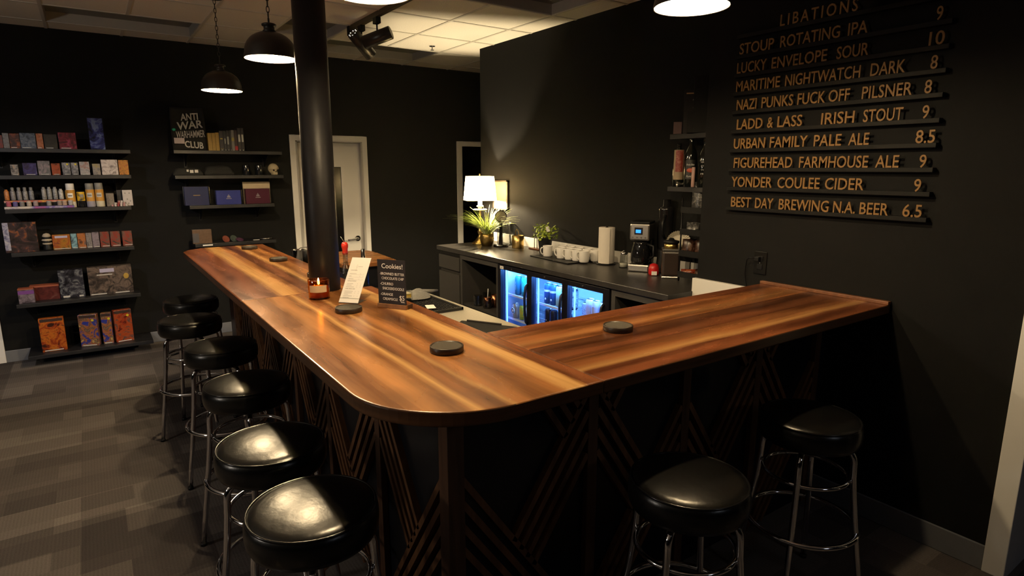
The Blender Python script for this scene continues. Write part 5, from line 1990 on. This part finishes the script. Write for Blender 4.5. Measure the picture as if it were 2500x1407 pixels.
SPR = art('spray_wrap', [(.50, .24, .04), (.52, .28, .06), (.46, .22, .05)], 6, .35, .3, 0)
for px, hh, cap, body, lab in ((177, .205, (.66, .64, .62), (.66, .62, .56), 'white capped orange spray can, first of the three cans'), (224, .205, (.20, .195, .18), (.30, .29, .36), 'grey capped orange spray can with a lilac foot'),
                               (247, .208, (.20, .195, .18), (.56, .52, .40), 'grey capped orange spray can with a cream foot')):
    p = at_shelf(px, z, 6.53)
    t = thing('spray_can', lab, 'spray can', (p.x, 6.555, z), 0, 'spray cans on the third shelf')
    r_ = .0325
    MB().lathe([(0, 0), (r_ - .002, 0), (r_, .004), (r_, .050)], 26).build('foot_band', pm('spray_foot_%d' % px, body, .35), t)
    MB().lathe([(r_, .050), (r_, .150)], 26).build('printed_body', SPR, t)
    MB().lathe([(r_, .150), (r_ - .003, .156), (r_ - .002, .158), (r_ - .002, hh - .005), (r_ - .006, hh), (0, hh)], 26).build('cap', pm('spray_cap_%d' % int(cap[0] * 100), cap, .45), t)
    MB().lathe([(r_ + .0006, .085), (r_ + .0006, .122)], 12, a0=-PI / 2 - .75, a1=-PI / 2 + .45).build('label_panel', LGREY if px != 177 else PAPER, t)
    MB().lathe([(r_ + .0010, .094), (r_ + .0010, .108)], 10, a0=-PI / 2 - .6, a1=-PI / 2 + .3).build('label_print', INK, t)
p = at_shelf(201, z, 6.53)
t = thing('yellow_paint_tub', 'black tub with a yellow swoosh label between the spray cans', 'tub', (p.x, 6.55, z))
MB().lathe([(0, 0), (.028, 0), (.030, .005), (.030, .13), (.026, .14), (0, .142)], 22).build('tub', BLACKG, t)
MB().lathe([(.0306, .055), (.0306, .132)], 14, a0=-PI / 2 - 1.2, a1=-PI / 2 + 1.2).build('yellow_label', art('yellow_swoosh', [(.03, .025, .01), (.62, .38, .02), (.66, .42, .03)], 12, .4, .6, 2), t)
MB().lathe([(.0309, .085), (.0309, .112)], 10, a0=-PI / 2 - .2, a1=-PI / 2 + .7).build('label_print', INK, t)
prod(z, 262, 281, 472, A('c5', [(.10, .085, .07), (.18, .155, .13), (.22, .19, .16)], 20, seed=3), 'tan carton standing between spray cans and dice', dep=.04, yf=6.53)
rng = random.Random(3)
DC = [(.36, .20, .20), (.48, .42, .42), (.30, .06, .06), (.50, .46, .44)]
i = 0
p0 = at_shelf(293, z, 6.50)
for lvl, nrow in ((0, 6), (1, 4), (2, 2)):
    for k in range(nrow):
        x = p0.x + (k - (nrow - 1) / 2) * .0215 + .004 * lvl
        t = thing('dice', 'red or white die in the little heap on the third shelf', 'die', (x, 6.515 + .008 * lvl, z + .0165 * lvl), rng.uniform(-.5, .5), 'dice heap on the third shelf')
        MB().box(-.0082, .0082, -.0082, .0082, 0, .0164).build('die', pm('die_%d' % ((i * 7 + lvl) % 4), DC[(i * 7 + lvl) % 4], .3), t, bev=.002)
        i += 1
prod(z, 288, 301, 464, pm('dark_box_card', (.015, .015, .018), .5), 'narrow black box behind the dice heap', dep=.05, yf=6.60)
t, W, h = prod(z, 302, 326, 464, pm('white_dice_card', (.46, .42, .42), .5), 'white card box with dark die faces at the end of the third shelf', dep=.03, yf=6.56)
f = MB()
for u, v in ((-.45, .8), (.4, .8), (-.1, .42), (.5, .30), (.1, .15), (-.5, .2)):
    f.box(u * W - .004, u * W + .004, -.001, 0, v * h - .006, v * h + .006)
f.build('dark_print', INK, t)

# fourth shelf
z = .990
t, W, h = prod(z, 15, 97, 543, A('d1', [(.010, .008, .008), (.022, .016, .016), (.05, .028, .032), (.26, .085, .025)], 7, .3, 1.6, 2), 'large dark game box with an orange battle scene, end of the fourth shelf', dep=.07, yf=6.50)
MB().box(-W, -W * .66, -.0012, 0, .02, h).build('pale_edge_art', A('d1b', [(.08, .08, .16), (.30, .30, .42), (.48, .46, .47)], 14, .3, 1, 5), t)
p = at_shelf(118, z, 6.52)
t = thing('striped_bust', 'small black and bone striped bust figure on the fourth shelf', 'figurine', (p.x, 6.55, z))
f = MB()
f.lathe([(0, 0), (.034, 0), (.036, .01), (.030, .035), (.028, .05)], 20, mi=1)
for q in range(5):
    f.lathe([(.030 + .006 * math.sin(q), .05 + q * .016), (.042 - .004 * abs(q - 1.5), .056 + q * .016), (.030 + .004 * math.sin(q + 1), .066 + q * .016)], 20, mi=q % 2)
f.lathe([(.030, .128), (.020, .142), (0, .148)], 20, mi=0)
f.build('bust', [pm('bone_resin', (.40, .34, .26), .5), BLACK], t)
TW = pm('lilac_title', (.40, .38, .55), .5)
prod(z, 131, 175, 573, A('d2', [(.03, .018, .018), (.34, .16, .02), (.30, .07, .02), (.09, .035, .03)], 8, .3, 1, 6), 'yellow and orange game box behind the bust, fourth shelf', yf=6.53, strip=(.9, .9), title=(.78, .92, TW))
for l, r, top, m, lab in ((176, 191, 571, A('d3', [(.05, .06, .08), (.22, .42, .50), (.14, .14, .18)], 9, seed=2), 'slim grey box with a cyan figure on the fourth shelf'),
                          (192, 212, 570, A('d4', [(.06, .03, .025), (.40, .14, .04), (.12, .09, .09)], 9, seed=4), 'slim orange and grey figure box on the fourth shelf'),
                          (213, 227, 569, A('d5', [(.04, .04, .05), (.24, .22, .22), (.10, .09, .11)], 9, seed=5), 'slim dark grey figure box on the fourth shelf'),
                          (228, 245, 567, A('d6', [(.06, .055, .065), (.24, .20, .24), (.14, .12, .14)], 8, seed=6), 'lilac grey figure box, next to the brown trio'),
                          (247, 270, 566, A('d7', [(.03, .02, .018), (.13, .08, .065), (.24, .03, .02), (.10, .065, .055)], 10, seed=7), 'brown figure box with a red patch, first of the trio'),
                          (272, 296, 565, A('d7', [(.03, .02, .018), (.13, .08, .065), (.24, .03, .02), (.10, .065, .055)], 10, seed=7), 'brown figure box with a red patch, second of the trio'),
                          (301, 325, 564, A('d7', [(.03, .02, .018), (.13, .08, .065), (.24, .03, .02), (.10, .065, .055)], 10, seed=7), 'brown figure box with a red patch, at the end of the fourth shelf')):
    prod(z, l, r, top, m, lab, yf=6.53, strip=(.6, .9))

# fifth shelf
z = .555
t, W, h = prod(z, 47, 87, 705, A('e1', [(.04, .03, .04), (.16, .13, .16), (.24, .20, .24)], 16, seed=1), 'small purple and grey game box at the open end of the fifth shelf', yf=6.49, dep=.08)
MB().box(-W, W, -.0012, 0, h * .62, h * .86).build('purple_band', pm('purple_print', (.16, .05, .24), .5), t)
MB().box(-W, W, -.0012, .08, h * .93, h + .0012).build('orange_top', pm('rust_print', (.30, .08, .04), .5), t)
t, W, h = prod(z, 76, 149, 697, A('e2', [(.05, .010, .010), (.10, .02, .018), (.13, .06, .05)], 9, seed=2), 'wide maroon game box with an orange top edge on the fifth shelf', yf=6.56, dep=.10)
MB().box(-W, W, -.0012, .10, h * .90, h + .0012).build('orange_top', pm('rust_print', (.30, .08, .04), .5), t)
t, W, h = prod(z, 149, 210, 659, A('e3', [(.006, .006, .009), (.014, .014, .020), (.03, .03, .045), (.14, .15, .17)], 8, .25, 1.4, 9), 'tall black and navy game box with a pale beast, fifth shelf', yf=6.54, dep=.10)
MB().box(-W * .8, -W * .25, -.0012, 0, .008, .024).build('white_strip', LGREY, t)
MB().box(W * .5, W * .85, -.0012, 0, .008, .020).build('white_strip', LGREY, t)
t, W, h = prod(z, 220, 328, 650, A('e4', [(.016, .013, .013), (.06, .046, .042), (.15, .11, .09), (.07, .055, .05)], 8, .3, 1.6, 3), 'large wide game box with a landscape of tanks, fifth shelf', yf=6.54, dep=.09)
MB().box(-W * .45, W * .20, -.0012, 0, h * .80, h * .93).build('title_band', TW, t)
MB().box(-W * .60, W * .10, -.0014, 0, h * .70, h * .735).build('subtitle', LGREY, t)
MB().box(-W * .95, -W * .25, -.0012, 0, .006, .016).build('white_strip', LGREY, t)
MB().box(W * .15, W * .80, -.0012, 0, .006, .016).build('white_strip', LGREY, t)
MB().sphere(.022, (W * .72, 0, h * .62), 12, 8, sc=(1, .05, 1.2)).build('yellow_burst', pm('yellow_print', (.40, .26, .05), .5), t)

# lowest shelf
z = .105
RD = [(.025, .008, .006), (.26, .035, .008), (.46, .13, .015), (.10, .018, .012)]
OB = [(.02, .03, .26), (.03, .04, .20), (.36, .12, .015), (.05, .045, .06), (.50, .32, .10)]
for l, r, top, m, lab, rz in ((104, 166, 776, A('f1', RD, 8, .3, 1.4, 1), 'red and orange game box on the lowest shelf, apart from the others', .0),
                              (198, 245, 768, A('f2', OB, 9, .3, 1.2, 4), 'blue and orange game box on the lowest shelf, first of three', -.25),
                              (254, 279, 764, A('f2', OB, 9, .3, 1.2, 4), 'narrow blue and orange game box on the lowest shelf, middle of three', -.1),
                              (285, 329, 756, A('f4', [(.02, .006, .006), (.24, .028, .010), (.34, .06, .012), (.07, .05, .05)], 9, .3, 1.4, 8), 'red game box with a grey beast at the end of the lowest shelf', .15)):
    t, W, h = prod(z, l, r, top, m, lab, yf=6.50, dep=.06, rz=rz)
    MB().box(-W * .9, W * .9, -.0012, 0, h * .90, h * .985).build('dark_title', pm('dark_title_print', (.03, .015, .012), .5), t)
    MB().box(-W * .8, W * .7, -.0012, 0, h * .02, h * .05).build('white_strip', LGREY, t)
    if rz or l == 285:
        MB().cyl(.011, 0, .001, seg=14, M=Matrix.Translation((W * .55, -.0014, h * .82)) @ Matrix.Rotation(PI / 2, 4, 'X')).build('yellow_dot', pm('yellow_dot_print', (.55, .45, .02), .5), t)

# ---------------------------------------------------------------- shelves beside the white door
z = 1.850
l_, r_ = at_shelf(424, z, 6.54), at_shelf(508, z, 6.54)
W = (r_.x - l_.x) / 2
h = ony(466, 262, 6.54).z - z
t = thing('black_shirt', 'black shirt on a board, white lettering arched across, on the top shelf', 'shirt', ((l_.x + r_.x) / 2, 6.55, z))
f = MB()
nx, nz = 14, 16
vs, fs = [], []
for side in (0, 1):
    for i in range(nx + 1):
        for j in range(nz + 1):
            u, v = i / nx * 2 - 1, j / nz
            x = u * W * (1 - .06 * max(0, v - .8) * 5 * abs(u))
            y = side * .030 - (.006 * math.sin(3.1 * u + 5 * v) + .004 * math.sin(9 * v - 2 * u) if side == 0 else 0) + v * .05
            vs.append((x, y, v * h))
K = nz + 1
for side in (0, 1):
    o_ = side * (nx + 1) * K
    for i in range(nx):
        for j in range(nz):
            q = (o_ + i * K + j, o_ + (i + 1) * K + j, o_ + (i + 1) * K + j + 1, o_ + i * K + j + 1)
            fs.append(q if side == 0 else q[::-1])
o_ = (nx + 1) * K
for i in range(nx):
    fs += [(i * K, (i + 1) * K, o_ + (i + 1) * K, o_ + i * K), (i * K + nz, o_ + i * K + nz, o_ + (i + 1) * K + nz, (i + 1) * K + nz)]
for j in range(nz):
    fs += [(j, o_ + j, o_ + j + 1, j + 1), (nx * K + j, nx * K + j + 1, o_ + nx * K + j + 1, o_ + nx * K + j)]
f.add(vs, fs, 0, True)
f.build('cloth', pm('black_cotton', (.010, .010, .010), .9, bump=.2, bscale=200), t)
WP = pm('white_shirt_print', (.50, .48, .46), .7, vary=.15, scale=60)
lean = Vector((0, .05 / h, 1)).normalized()
for s_, u0, u1, v, hh, sk, sh_ in (('ANTI', -.40, .62, .690, .155, .10, .0), ('WAR', -.66, .86, .470, .175, .14, .0), ('WARHAMMER', -.76, .92, .275, .165, .08, .0), ('CLUB', -.32, .76, .075, .150, -.08, .0)):
    Mx = Matrix.Translation((u0 * W, v * .05 - .0125, v * h))
    xa = Vector((1, 0, sk)).normalized()
    text('lettering', s_, WP, t, frame((u0 * W, v * .05 - .014, v * h), xa, lean), hh * h, (u1 - u0) * W, .002, bold=.022 if s_ != 'WARHAMMER' else .01)
MB().box(-.92 * W, -.33 * W, -.016, -.0145, .155 * h, .285 * h).build('price_tag', pm('pinkish_tag', (.50, .42, .44), .6), t)
MB().sphere(.017, (-.86 * W, .002, .475 * h), 12, 8, sc=(1, .3, .75)).build('green_blob', pm('gloss_green', (.01, .32, .20), .2, vary=.4, scale=80), t)  # small flattened green blob near the shirt's edge

bk = [(510, 520, 325, (.34, .21, .035), 'first of three yellow spined books beside the shirt'), (520.5, 528.5, 325, (.34, .21, .035), 'middle one of three yellow spined books'), (529, 537.5, 324, (.34, .21, .035), 'last of three yellow spined books, touching the dark ones'),
      (538.5, 548, 320, (.020, .017, .020), 'thick dark book with a small gold emblem on the spine'), (548.5, 555, 320, (.016, .015, .018), 'thin dark book with fine pale lettering'),
      (555.5, 562.5, 319, (.015, .014, .017), 'dark book with white lettering along the spine'), (563, 567, 319, (.016, .014, .015), 'thinnest dark book, before the grey one'), (567.5, 574.5, 318, (.17, .16, .15), 'light grey book with a yellow patch on the spine'),
      (575, 582, 318, (.03, .015, .015), 'dark book with a red spine foot'), (583, 590.5, 313, (.022, .018, .02), 'tall dark book with a white spine panel, first of the last two'), (591, 598, 313, (.022, .018, .02), 'tall dark book with a white spine panel, at the end of the row')]
for l, r, top, c, lab in bk:
    p, q = at_shelf(l, z, 6.53), at_shelf(r, z, 6.53)
    hh = ony((l + r) / 2, top, 6.53).z - z
    w2 = (q.x - p.x) / 2
    t = thing('book', lab, 'book', ((p.x + q.x) / 2, 6.53, z), 0, 'books on the top shelf by the door')
    MB().box(-w2, w2, 0, .15, 0, hh).build('cover', pm('book_%d_%d' % (int(c[0] * 1000), int(c[1] * 1000)), c, .45, vary=.25, scale=50), t, bev=.001)
    d = MB()
    if 'white spine panel' in lab:
        d.box(-w2 * .6, w2 * .6, -.001, 0, hh * .40, hh * .72)
    elif 'white lettering' in lab:
        for k in range(7):
            d.box(-w2 * .55, w2 * .55, -.001, 0, hh * (.33 + k * .055), hh * (.365 + k * .055))
    elif 'fine pale' in lab:
        d.box(-w2 * .25, w2 * .25, -.001, 0, hh * .36, hh * .62)
    elif 'gold emblem' in lab:
        d.box(-w2 * .6, w2 * .6, -.001, 0, hh * .58, hh * .64)
        d.box(-w2 * .7, w2 * .7, -.001, 0, hh * .10, hh * .115)
    if d.v:
        d.build('spine_print', pm('gold_emblem_print', (.40, .30, .05), .5) if 'gold' in lab else LGREY, t)
    if 'red spine foot' in lab:
        MB().box(-w2, w2, -.001, 0, hh * .04, hh * .24).build('red_foot', pm('red_spine', (.34, .015, .02), .5), t)
    if 'yellow patch' in lab:
        MB().box(-w2 * .9, w2 * .9, -.001, 0, hh * .48, hh * .64).build('yellow_patch', pm('yellow_spine', (.30, .26, .06), .5), t)
    if c[0] < .1:
        MB().box(-w2 * .35, w2 * .35, -.001, 0, hh * .03, hh * .06).build('spine_mark', LGREY, t)

z = 1.618


def folded(px0, px1, hh, yf, label, pr):
    a, b_ = at_shelf(px0, z, yf), at_shelf(px1, z, yf)
    w2 = (b_.x - a.x) / 2
    t = thing('folded_shirt', label, 'folded shirt', ((a.x + b_.x) / 2, yf + .08, z), 0, 'folded black shirts on the second shelf')
    f = MB()
    n = 10
    vs, fs = [], []
    for i in range(n + 1):
        for j in range(n + 1):
            u, v = i / n * 2 - 1, j / n * 2 - 1
            e = max(0, (1 - abs(u) ** 4)) ** .5 * max(0, (1 - abs(v) ** 4)) ** .5
            vs.append((u * w2, v * .08, hh * (.25 + .75 * e) + .004 * math.sin(5 * u + 3 * v)))
    k = n + 1
    fs = [(i * k + j, (i + 1) * k + j, (i + 1) * k + j + 1, i * k + j + 1) for i in range(n) for j in range(n)]
    b0 = len(vs)
    ring_ = [i * k for i in range(n + 1)] + [n * k + j for j in range(1, n + 1)] + [i * k + n for i in range(n - 1, -1, -1)] + [j for j in range(n - 1, 0, -1)]
    vs += [(vs[q][0], vs[q][1], 0) for q in ring_]
    m = len(ring_)
    fs += [(ring_[q], ring_[(q + 1) % m], b0 + (q + 1) % m, b0 + q) for q in range(m)] + [tuple(range(b0, b0 + m))]
    f.add(vs, fs, 0, True)
    f.build('cloth', MATS['black_cotton'], t)
    if pr:
        f = MB()
        f.box(w2 * .10, w2 * .34, -.085, -.081, hh * .35, hh * .75)
        f.box(w2 * .42, w2 * .66, -.085, -.081, hh * .38, hh * .78)
        f.box(w2 * -.12, w2 * .02, -.085, -.081, hh * .5, hh * .8)
        f.build('white_print', WP, t)
    return t


folded(424, 497, .068, 6.49, 'folded black shirt with a scrap of white print, second shelf', True)
folded(500, 572, .090, 6.52, 'plain black folded shirts beside the printed one, second shelf', False)
for px, lab in ((603, 'black tin with a narrow bright glint, nearer the folded shirts'), (634, 'black tin with a narrow bright glint, next to the skull')):
    p = at_shelf(px, z, 6.54)
    t = thing('black_tin', lab, 'tin', (p.x, 6.56, z), 0, 'black tins on the second shelf')
    MB().lathe([(0, 0), (.034, 0), (.036, .003), (.036, .095), (.034, .100), (0, .101)], 26).build('body', pm('gloss_black_tin', (.008, .009, .012), .14, spec=.7, vary=0), t)
# skull
p = at_shelf(671, z, 6.52)
t = thing('skull_ornament', 'small bone coloured skull ornament at the end of the second shelf', 'skull', (p.x, 6.565, z), .25)
f = MB()
seg, rg = 28, 20
vs, fs = [], []
for i in range(seg):
    a = 2 * PI * i / seg
    for j in range(rg + 1):
        ph = PI * j / rg
        x, y, zz = math.sin(ph) * math.cos(a), math.sin(ph) * math.sin(a), -math.cos(ph)
        X = x * .050 * (1 - .22 * max(0, -zz) ** 1.2 * (1 if y < 0 else .6))
        Y = y * .060
        Zz = zz * .056
        if y < -.2 and zz < -.1:                      # face comes down to the jaw
            X *= .80
            Y = y * .056
            Zz *= 1.0
        if y < -.5 and abs(zz + .25) < .28 and .22 < abs(x) < .62:   # sockets
            Y += .016 * (1 - abs(zz + .25) / .28)
        if y < -.6 and -.62 < zz < -.40 and abs(x) < .16:            # nose hole
            Y += .012
        if y < -.4 and -.55 < zz < -.35 and .45 < abs(x):
            X *= 1.10
        vs.append((X, Y, .060 + Zz))
k = rg + 1
for i in range(seg):
    j2 = (i + 1) % seg
    for j in range(rg):
        fs.append((i * k + j, j2 * k + j, j2 * k + j + 1, i * k + j + 1))
f.add(vs, fs, 0, True)
BONE = pm('bone', (.40, .33, .21), .6, vary=.2, scale=40)
f.build('cranium', BONE, t)
f = MB()
f.box(-.024, .024, -.046, .012, 0, .026)
f.build('jaw', BONE, t, bev=.008)
f = MB()
for s_ in (-1, 1):
    f.sphere(.0115, (s_ * .0175, -.043, .048), 12, 8, sc=(1, .6, .9))
f.sphere(.006, (0, -.0495, .033), 10, 6, sc=(.7, .5, 1))
f.build('eye_sockets', pm('socket_brown', (.03, .02, .012), .9), t)
f = MB()
for q in range(7):
    f.box(-.0175 + q * .0052, -.0135 + q * .0052, -.0485, -.045, .018, .027)
f.build('teeth', pm('tooth', (.5, .45, .33), .5), t)

z = 1.335
FILM = glass('plastic_film', (.9, .9, .92), .12, 1.5, .05)
CR = pm('cream_crest_print', (.45, .42, .42), .6)
for l, r, top, c, lab, nm in ((453, 512, 456, (.012, .022, .095), 'dark blue case in shiny plastic wrap, nearest the tall shelf unit', 'wrapped_case'), (530, 590, 465, (.030, .045, .27), 'bright blue case in clear wrap, between dark blue and maroon', 'wrapped_case'),
                              (602, 660, 461, (.085, .010, .030), 'maroon case in front of a cream board, third shelf by the door', 'wrapped_case')):
    t, W, h = prod(z, l, r, top, pm('case_%d' % l, c, .4), lab, dep=.06, yf=6.52, name=nm, cat='case', group='cases on the third shelf')
    MB().box(-W - .012, W + .012, -.006, .066, 0, h + .006).build('plastic_wrap', FILM, t, bev=.006)
    f = MB()
    if l > 500:
        f.box(-.016, .016, -.0012, 0, h * .50, h * .54)
        for k in range(5):
            f.box(-.014 + k * .0058, -.0105 + k * .0058, -.0012, 0, h * .54, h * (.60 + .06 * (2 - abs(k - 2))))
        f.box(-.024, .024, -.0012, 0, h * .40, h * .44)
    else:
        f.box(-.03, .03, -.0012, 0, h * .52, h * .56)
    f.build('crest_print', CR if l > 500 else pm('gold_print', (.40, .26, .10), .4), t)
t, W, h = prod(z, 596, 662, 444, pm('cream_board', (.46, .37, .25), .7), 'cream board standing behind the maroon case', dep=.015, yf=6.60, name='cream_board', cat='board', group='cases on the third shelf')

z = .968
t, W, h = prod(z, 472, 519, 561, pm('amber_cards', (.20, .12, .07), .4, vary=.5, scale=50), 'small clear box of amber and grey cards on the lowest shelf by the door', dep=.05, yf=6.51, name='clear_card_box', group='trinkets on the lowest shelf')
MB().box(-W - .004, W + .004, -.005, .055, 0, h + .006).build('clear_cover', FILM, t, bev=.003)
MB().box(-W, -W * .35, -.0012, 0, .01, h * .75).build('grey_card', pm('grey_card', (.14, .13, .13), .5), t)
MB().box(-W * .1, W * .95, -.042, -.0405, -.02, -.008).build('shelf_label', PAPER, t)
for px, c, lab, tl in ((553, (.16, .04, .025), 'red rimmed coaster propped on its edge, lowest shelf by the door', -.5), (572, (.035, .05, .045), 'dark green coaster between the red and purple ones', -.5), (586, (.07, .025, .055), 'purple coaster lying beside the green one', -1.2)):
    p = at_shelf(px, z, 6.54)
    t = thing('propped_coaster', lab, 'coaster', (p.x, 6.55, z), .5, 'trinkets on the lowest shelf')
    r_ = .038
    Mq = Matrix.Translation((0, 0, r_ * abs(math.cos(tl)) * .62 + .006)) @ Matrix.Rotation(PI / 2 + tl * 1.0, 4, 'X') @ Matrix.Rotation(.3, 4, 'Z')
    MB().lathe([(0, -.004), (r_ - .002, -.004), (r_, -.002), (r_, .002), (r_ - .002, .004), (r_ - .007, .002), (0, .002)], 28, M=Mq).build('disc', pm('prop_%d' % px, c, .5), t)
p = at_shelf(650, z, 6.53)
t = thing('spoon_rest', 'flat dark dish with a curved bright rim at the shelf end by the door', 'dish', (p.x, 6.56, z), 0, 'trinkets on the lowest shelf')
MB().lathe([(0, .002), (.045, .002), (.062, .014), (.064, .014), (.047, 0), (0, 0)], 30).build('dish', STEEL, t)
p = at_shelf(626, z, 6.53)
t = thing('pale_strip', 'small pale strip lying flat beside the dark dish', 'strip', (p.x, 6.53, z), .1, 'trinkets on the lowest shelf')
MB().box(-.03, .03, -.008, .008, 0, .006).build('strip', LGREY, t)
